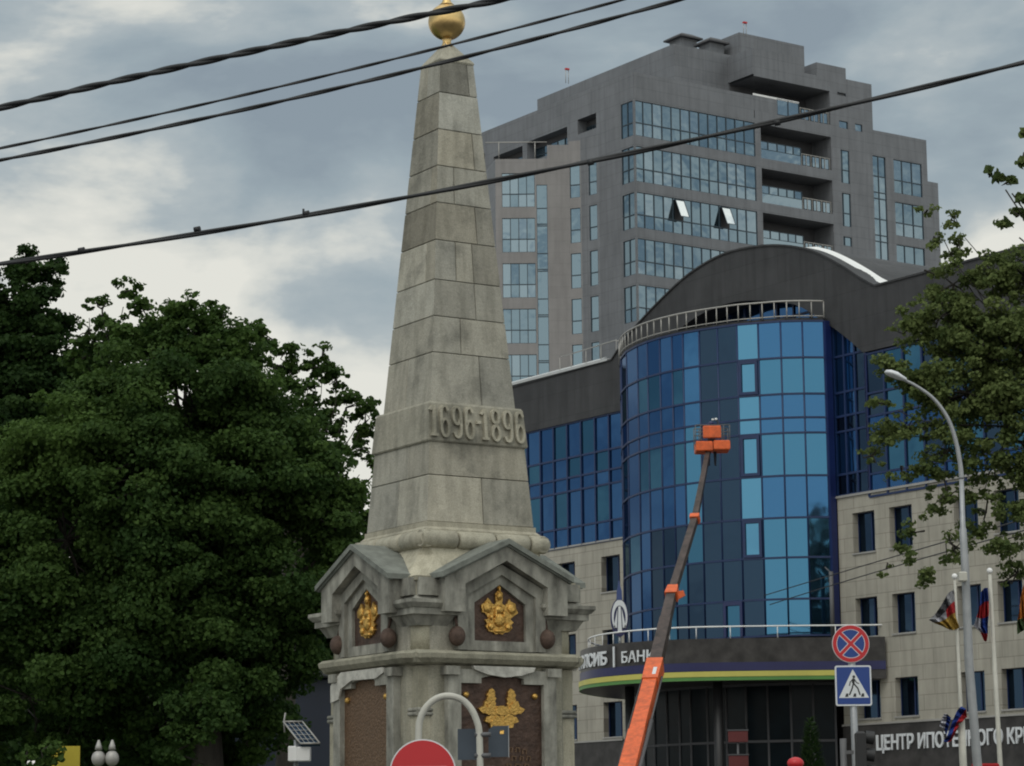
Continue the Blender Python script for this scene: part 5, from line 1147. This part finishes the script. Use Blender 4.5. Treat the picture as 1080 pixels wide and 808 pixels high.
# ================================================================== TREES
def tree(name, base, label, clumps, leafm, leaf=.13, dens=1.0, trunk_r=.25, group=None, up_bias=.3, limbs=True, fork=None, sub=1.0, limb=.45, hole=-1.25):
    """clumps: (world centre, (rx, ry, rz), sparseness, tone)"""
    t = empty(name, (base[0], base[1], 0), 0, label, 'tree', group); B = np.array([base[0], base[1], 0.0])
    cs = []; ns = []; ts = []; tw_ = MB()
    fk_ = Vector(fork)-Vector(B) if fork else Vector((0, 0, 3.0))
    for (c_, rr, sp, tone) in clumps:
        c_ = np.array(c_)-B; rr = np.array(rr if isinstance(rr, (tuple, list)) else (rr,)*3, float)
        area = 4*pi*((rr[0]*rr[1]*rr[2])**(2/3)); nsub = max(3, int(area*2.6*sp/sub**1.6+2))
        for _ in range(nsub):
            d = rng.normal(size=3); d /= np.linalg.norm(d); rad = rng.random()**.35*(1.02+.16*sin(7*d[0]+3*c_[0])*cos(6*d[2]+2*c_[2]))
            sc0 = c_+d*rr*rad
            if sin(1.9*sc0[0]+1.3*sc0[2])+sin(2.3*sc0[2]-1.1*sc0[1]+1)+sin(1.4*sc0[1]+2.7*sc0[0]) < hole: continue
            sr = (.16+.30*rng.random())*min(1.3, rr.mean()*.9+.3)*sub
            nl = int(95*dens*(sr/.33)**2*(.5+.9*rng.random()))+5
            dd = rng.normal(size=(nl, 3)); dd /= np.linalg.norm(dd, axis=1)[:, None]; rr2 = sr*rng.random(nl)**.5
            pts = sc0+dd*rr2[:, None]*np.array([1.25, 1.25, .72])
            cs.append(pts); nn = dd*.5+rng.normal(size=(nl, 3))*.55+np.array([0, 0, up_bias])+d*.35; ns.append(nn)
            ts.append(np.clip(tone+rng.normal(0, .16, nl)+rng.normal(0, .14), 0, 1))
            if rng.random() < .35: 
                a = Vector(c_.tolist()); b2 = Vector(sc0.tolist()); mid = a.lerp(b2, .5)+Vector(rng.normal(0, .08, 3).tolist()); tw_.tube([a, mid, b2], [.022, .014, .006], 5, caps=False)
    C_ = np.vstack(cs); Nn = np.vstack(ns); Nn /= np.linalg.norm(Nn, axis=1)[:, None]; T_ = np.concatenate(ts); n = len(C_)
    rv = rng.normal(size=(n, 3)); U = np.cross(Nn, rv); U /= np.linalg.norm(U, axis=1)[:, None]; Vv = np.cross(Nn, U)
    s_ = leaf*(.55+.9*rng.random(n))[:, None]; w_ = s_*(.36+.14*rng.random(n))[:, None]
    fold = Nn*s_*.16
    v = np.empty((n, 6, 3))
    v[:, 0] = C_-U*s_*.5; v[:, 1] = C_-U*s_*.12+Vv*w_+fold; v[:, 2] = C_+U*s_*.25+Vv*w_*.75+fold*.7; v[:, 3] = C_+U*s_*.55-fold*.4; v[:, 4] = C_+U*s_*.25-Vv*w_*.75+fold*.7; v[:, 5] = C_-U*s_*.12-Vv*w_+fold
    me = bpy.data.meshes.new('crown'); me.vertices.add(n*6); me.vertices.foreach_set('co', v.reshape(-1).astype(np.float32))
    base_i = np.arange(n)[:, None]*6; idx = np.concatenate([base_i+np.array([0, 1, 2, 3]), base_i+np.array([0, 3, 4, 5])], axis=1).reshape(-1)
    me.loops.add(n*8); me.polygons.add(n*2); me.loops.foreach_set('vertex_index', idx.astype(np.int32)); me.polygons.foreach_set('loop_start', (np.arange(n*2)*4).astype(np.int32))
    a_ = me.attributes.new('tone', 'FLOAT', 'FACE'); a_.data.foreach_set('value', np.repeat(T_, 2).astype(np.float32))
    me.materials.append(leafm); me.update(calc_edges=True); me.validate()
    o = bpy.data.objects.new('crown', me); COL.objects.link(o); o.parent = t
    MB().tube([(0, 0, 0), fk_*.5+Vector((.1, 0, 0)), fk_], [trunk_r*1.25, trunk_r, trunk_r*.8], 12).build('trunk', m_bark, t)
    if limbs:
        for (c_, rr, sp, tone) in clumps:
            e_ = Vector((np.array(c_)-B).tolist())
            if e_.z < fk_.z+.6: continue
            k1 = fk_.lerp(e_, .35)+Vector((0, 0, .25*(e_-fk_).length*.3)); k2 = fk_.lerp(e_, .75)+Vector(rng.normal(0, .15, 3).tolist())
            q_ = smooth_path([fk_-Vector((0, 0, .3)), k1, k2, e_.lerp(k2, .35)], 4); ln = (e_-fk_).length
            tw_.tube(q_, [max(.009, trunk_r*limb*(1-i/(len(q_)-1))**1.1) for i in range(len(q_))], 7)
    if tw_.v: tw_.build('limbs', m_bark, t)
    return t
def cl(px, py, r_, Y, sp=1.0, tone=.5, ry=1.0, rz=.9):
    c_ = at(px, py, Y); m_ = r_/PXM(Y); return (tuple(c_), (m_, m_*ry, m_*rz), sp, tone)
Y = 47  # clump tone paints lit crown tops lighter and the shaded lower crown darker
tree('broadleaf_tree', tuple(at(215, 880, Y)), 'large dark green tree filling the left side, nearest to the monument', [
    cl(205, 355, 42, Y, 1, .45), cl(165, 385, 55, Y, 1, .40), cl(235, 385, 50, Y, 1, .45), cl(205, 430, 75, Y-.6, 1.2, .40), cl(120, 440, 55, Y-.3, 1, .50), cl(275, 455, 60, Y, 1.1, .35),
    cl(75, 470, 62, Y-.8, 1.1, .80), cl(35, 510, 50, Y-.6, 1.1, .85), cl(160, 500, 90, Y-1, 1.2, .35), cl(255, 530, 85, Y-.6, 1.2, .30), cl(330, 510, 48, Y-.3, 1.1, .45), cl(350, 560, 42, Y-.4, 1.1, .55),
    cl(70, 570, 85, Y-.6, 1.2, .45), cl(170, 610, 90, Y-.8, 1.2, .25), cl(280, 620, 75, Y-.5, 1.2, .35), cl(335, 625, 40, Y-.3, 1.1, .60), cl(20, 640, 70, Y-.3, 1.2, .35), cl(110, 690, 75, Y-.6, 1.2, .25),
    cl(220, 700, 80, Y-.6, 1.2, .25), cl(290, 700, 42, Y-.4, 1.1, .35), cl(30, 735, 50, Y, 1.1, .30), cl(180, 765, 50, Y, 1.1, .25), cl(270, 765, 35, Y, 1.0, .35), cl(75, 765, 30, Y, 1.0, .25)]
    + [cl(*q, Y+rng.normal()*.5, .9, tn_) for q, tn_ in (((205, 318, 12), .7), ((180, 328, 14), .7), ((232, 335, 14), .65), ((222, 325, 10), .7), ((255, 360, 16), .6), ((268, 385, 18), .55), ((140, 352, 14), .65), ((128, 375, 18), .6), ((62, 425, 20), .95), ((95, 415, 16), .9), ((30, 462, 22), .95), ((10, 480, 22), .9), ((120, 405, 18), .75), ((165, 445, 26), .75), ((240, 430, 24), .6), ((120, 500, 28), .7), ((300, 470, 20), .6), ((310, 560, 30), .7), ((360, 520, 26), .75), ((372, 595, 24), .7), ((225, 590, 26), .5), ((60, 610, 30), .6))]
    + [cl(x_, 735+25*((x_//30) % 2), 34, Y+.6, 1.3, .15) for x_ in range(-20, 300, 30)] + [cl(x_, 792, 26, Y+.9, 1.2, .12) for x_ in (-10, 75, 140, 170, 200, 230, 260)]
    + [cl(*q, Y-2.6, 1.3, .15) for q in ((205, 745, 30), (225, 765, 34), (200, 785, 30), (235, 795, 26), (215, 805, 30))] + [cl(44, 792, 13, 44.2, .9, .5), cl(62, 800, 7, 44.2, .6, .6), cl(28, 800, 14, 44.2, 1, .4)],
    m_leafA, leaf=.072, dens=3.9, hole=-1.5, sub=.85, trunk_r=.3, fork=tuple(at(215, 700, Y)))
Y = 56
tree('broadleaf_tree', tuple(at(-45, 878, Y)), 'very dark tree at the left edge rising highest behind the large one', [
    cl(28, 278, 22, Y, 1, .2), cl(62, 285, 20, Y, 1, .25), cl(15, 315, 38, Y, 1.1, .2), cl(55, 330, 30, Y, 1, .2), cl(5, 370, 45, Y, 1.2, .15), cl(55, 385, 42, Y, 1.2, .15), cl(100, 395, 30, Y, 1, .2), cl(15, 440, 60, Y, 1.2, .1), cl(85, 440, 45, Y, 1.1, .15), cl(20, 540, 70, Y, 1.1, .1), cl(-40, 380, 60, Y, 1.1, .1), cl(-30, 300, 35, Y, 1, .15)],
    m_leafB, leaf=.09, dens=2.6, hole=-1.7, sub=.8, trunk_r=.2, fork=tuple(at(-30, 600, Y)))
Y = 53
tree('broadleaf_tree', tuple(at(150, 879, Y)), 'airy tree with loose twigs against the sky between the two dark left trees', [
    cl(132, 308, 16, Y, .8, .55), cl(108, 326, 16, Y, .7, .55), cl(150, 325, 20, Y, .9, .5), cl(120, 350, 26, Y, .9, .45), cl(155, 356, 26, Y, 1, .45), cl(95, 352, 16, Y, .8, .5), cl(88, 378, 24, Y, .9, .4), cl(118, 388, 34, Y, 1, .35), cl(182, 338, 22, Y, .9, .5), cl(90, 410, 28, Y, 1, .35), cl(92, 322, 8, Y, .6, .6)],
    m_leafA, leaf=.09, dens=1.9, hole=-9, sub=.55, limb=.15, trunk_r=.16, fork=tuple(at(140, 480, Y)))
Y = 60
tree('broadleaf_tree', tuple(at(290, 878, Y)), 'loose crowned tree with sky showing through, just left of the obelisk', [
    cl(278, 352, 18, Y, .9, .6), cl(300, 372, 18, Y, .8, .6), cl(340, 376, 16, Y, .8, .6), cl(390, 425, 14, Y, .8, .6), cl(390, 455, 16, Y, .8, .5), cl(388, 490, 18, Y, .9, .5), cl(380, 560, 26, Y, 1, .5), cl(281, 358, 13, Y, .7, .5), cl(292, 385, 16, Y, .7, .45), cl(305, 400, 20, Y, .8, .45), cl(330, 388, 17, Y, .7, .5), cl(355, 400, 18, Y, .65, .5), cl(325, 425, 26, Y, .75, .45), cl(365, 430, 22, Y, .6, .5), cl(385, 445, 14, Y, .6, .5), cl(345, 455, 26, Y, .75, .4), cl(378, 475, 18, Y, .6, .45), cl(310, 460, 30, Y, 1, .35), cl(350, 490, 30, Y, .9, .35), cl(385, 510, 24, Y, .9, .4), cl(360, 540, 34, Y, 1, .35)],
    m_leafA, leaf=.10, dens=2.1, hole=-1.9, sub=.60, limb=.18, trunk_r=.2, fork=tuple(at(305, 590, Y)))
Y = 72
for i, (px, hpx, lab) in enumerate(((-45, 470, 'dark background tree at the far left behind the park lamp'), (90, 520, 'dark background tree behind the park lamp globes'), (190, 500, 'dark background tree in the middle behind the large left tree'), (285, 540, 'dark background tree behind the solar beacon'), (380, 560, 'dark background tree hidden behind the left side of the monument'))):
    tree('background_tree', tuple(at(px, 884, Y)), lab, [cl(px, hpx+60, 75, Y, .9, .15), cl(px-35, hpx+150, 75, Y, .9, .1), cl(px+40, hpx+150, 75, Y, .9, .1), cl(px, hpx+230, 85, Y, .9, .1), cl(px+10, hpx+300, 70, Y, .8, .1)], m_leafB, leaf=.26, dens=.55, trunk_r=.25, fork=tuple(at(px, 780, Y)), limbs=False, group='dark trees behind the left group')
Y = 50
tree('plane_tree', tuple(at(1150, 893, Y)), 'olive green plane tree hanging in from the right in front of the bank', [
    cl(978, 222, 9, Y, .85, .6), cl(985, 250, 13, Y, .85, .6), cl(1003, 232, 13, Y, .75, .6), cl(1010, 262, 20, Y, .7, .55), cl(975, 285, 22, Y, .7, .6), cl(1005, 300, 30, Y, .9, .5), cl(1045, 292, 30, Y, 1.1, .55), cl(1080, 290, 34, Y, 1.2, .5),
    cl(990, 335, 34, Y, .9, .55), cl(1030, 350, 45, Y, 1.1, .5), cl(1075, 360, 50, Y, 1.2, .45), cl(960, 345, 24, Y, .85, .6), cl(940, 385, 22, Y, .8, .6), cl(975, 395, 38, Y, .9, .5), cl(1020, 415, 48, Y, 1.1, .45), cl(1070, 430, 50, Y, 1.1, .45),
    cl(925, 425, 16, Y, .75, .6), cl(935, 460, 24, Y, .7, .55), cl(960, 455, 28, Y, .8, .5), cl(920, 480, 14, Y, .75, .6), cl(950, 492, 18, Y, .75, .55), cl(1000, 475, 36, Y, .85, .5), cl(1050, 490, 40, Y, .8, .45), cl(1000, 525, 26, Y, .72, .45), cl(1040, 540, 28, Y, .72, .45),
    cl(975, 560, 22, Y, .72, .45), cl(1005, 575, 26, Y, .72, .4), cl(955, 588, 17, Y, .72, .45), cl(1055, 575, 26, Y, .72, .45), cl(1075, 540, 25, Y, .75, .45), cl(1072, 605, 18, Y, .72, .45), cl(935, 600, 10, Y, .72, .5), cl(975, 606, 16, Y, .72, .45),
    cl(1120, 380, 60, Y, 1, .4), cl(1130, 470, 60, Y, 1, .4), cl(1130, 300, 50, Y, 1, .4), cl(1135, 560, 45, Y, .8, .4)],
    m_leafC, leaf=.072, dens=2.8, hole=-2.1, sub=.60, limb=.10, trunk_r=.35, fork=tuple(at(1165, 500, Y)))
Y = 30
tree('broadleaf_tree', tuple(at(1240, 880, Y)), 'nearer tree beyond the right edge with a few twigs reaching in against the sky', [
    cl(1072, 228, 9, Y, .5, .35), cl(1058, 236, 6, Y, .5, .35), cl(1078, 212, 5, Y, .3, .3), cl(1066, 190, 4, Y, .2, .3), cl(1054, 187, 3, Y, .15, .3), cl(1079, 169, 5, Y, .3, .3), cl(1080, 139, 4, Y, .3, .3), cl(1045, 179, 2.5, Y, .15, .3),
    cl(1110, 150, 30, Y, .8, .4), cl(1160, 200, 80, Y, .8, .4), cl(1220, 120, 90, Y, .8, .4), cl(1210, 280, 90, Y, .8, .4)],
    m_leafC, leaf=.085, dens=1.2, hole=-9, sub=.42, limb=.10, trunk_r=.2, fork=tuple(at(1230, 420, Y)))
tree('broadleaf_tree', (30.5, 50, 0), 'tall tree outside the right edge, seen only as a dark reflection in the blue glass', [((30.5, 50, 20.0), (3.2, 3, 3.2), .35, .3), ((28.5, 50, 16.0), (3, 3, 3.4), .35, .3), ((32.5, 50, 16.0), (3, 3, 3.4), .35, .3), ((30.5, 50, 11.0), (4, 3.5, 4), .35, .3)],
    m_leafB, leaf=.30, dens=.35, trunk_r=.4, fork=(30.5, 50, 8))
hg = []
for px in range(-20, 345, 26): hg.append(cl(px, 790+8*sin(px), 34, 66, .9, .12))
tree('hedge', tuple(at(160, 884, 66)), 'dark hedge closing the view under the left trees', hg, m_leafB, leaf=.2, dens=.8, trunk_r=.1, limbs=False, fork=tuple(at(160, 850, 66)))
# small conifer by the entrance
c0 = at(856, 800, 96.0); ct = empty('conifer', (c0.x, c0.y, 0), 0, 'small dark cone shaped evergreen in front of the shaded bank entrance', 'tree')
cz = at(856, 757, 96.0).z; cs = []
m_ = MB(); n = 5200; P_ = []
for _ in range(n):
    t = rng.random()**.6; z = cz-t*(cz-.4); rr = .10+.95*t**.9; a = rng.random()*2*pi; q_ = rr*(.55+.5*rng.random()); x, y = q_*cos(a), q_*sin(a)
    d = Vector((cos(a)*.7, sin(a)*.7, .5)); u_ = Vector((-sin(a), cos(a), 0))*.05; p = Vector((x, y, z)); m_.add([p-u_, p+u_, p+d*.20], [(0, 1, 2)])
cr2 = m_.build('crown', m_leafD, ct, recalc=False); a_ = cr2.data.attributes.new('tone', 'FLOAT', 'FACE'); a_.data.foreach_set('value', rng.random(n).astype(np.float32))
MB().tube([(0, 0, 0), (0, 0, cz-.3)], [.08, .02], 8).build('trunk', m_bark, ct)
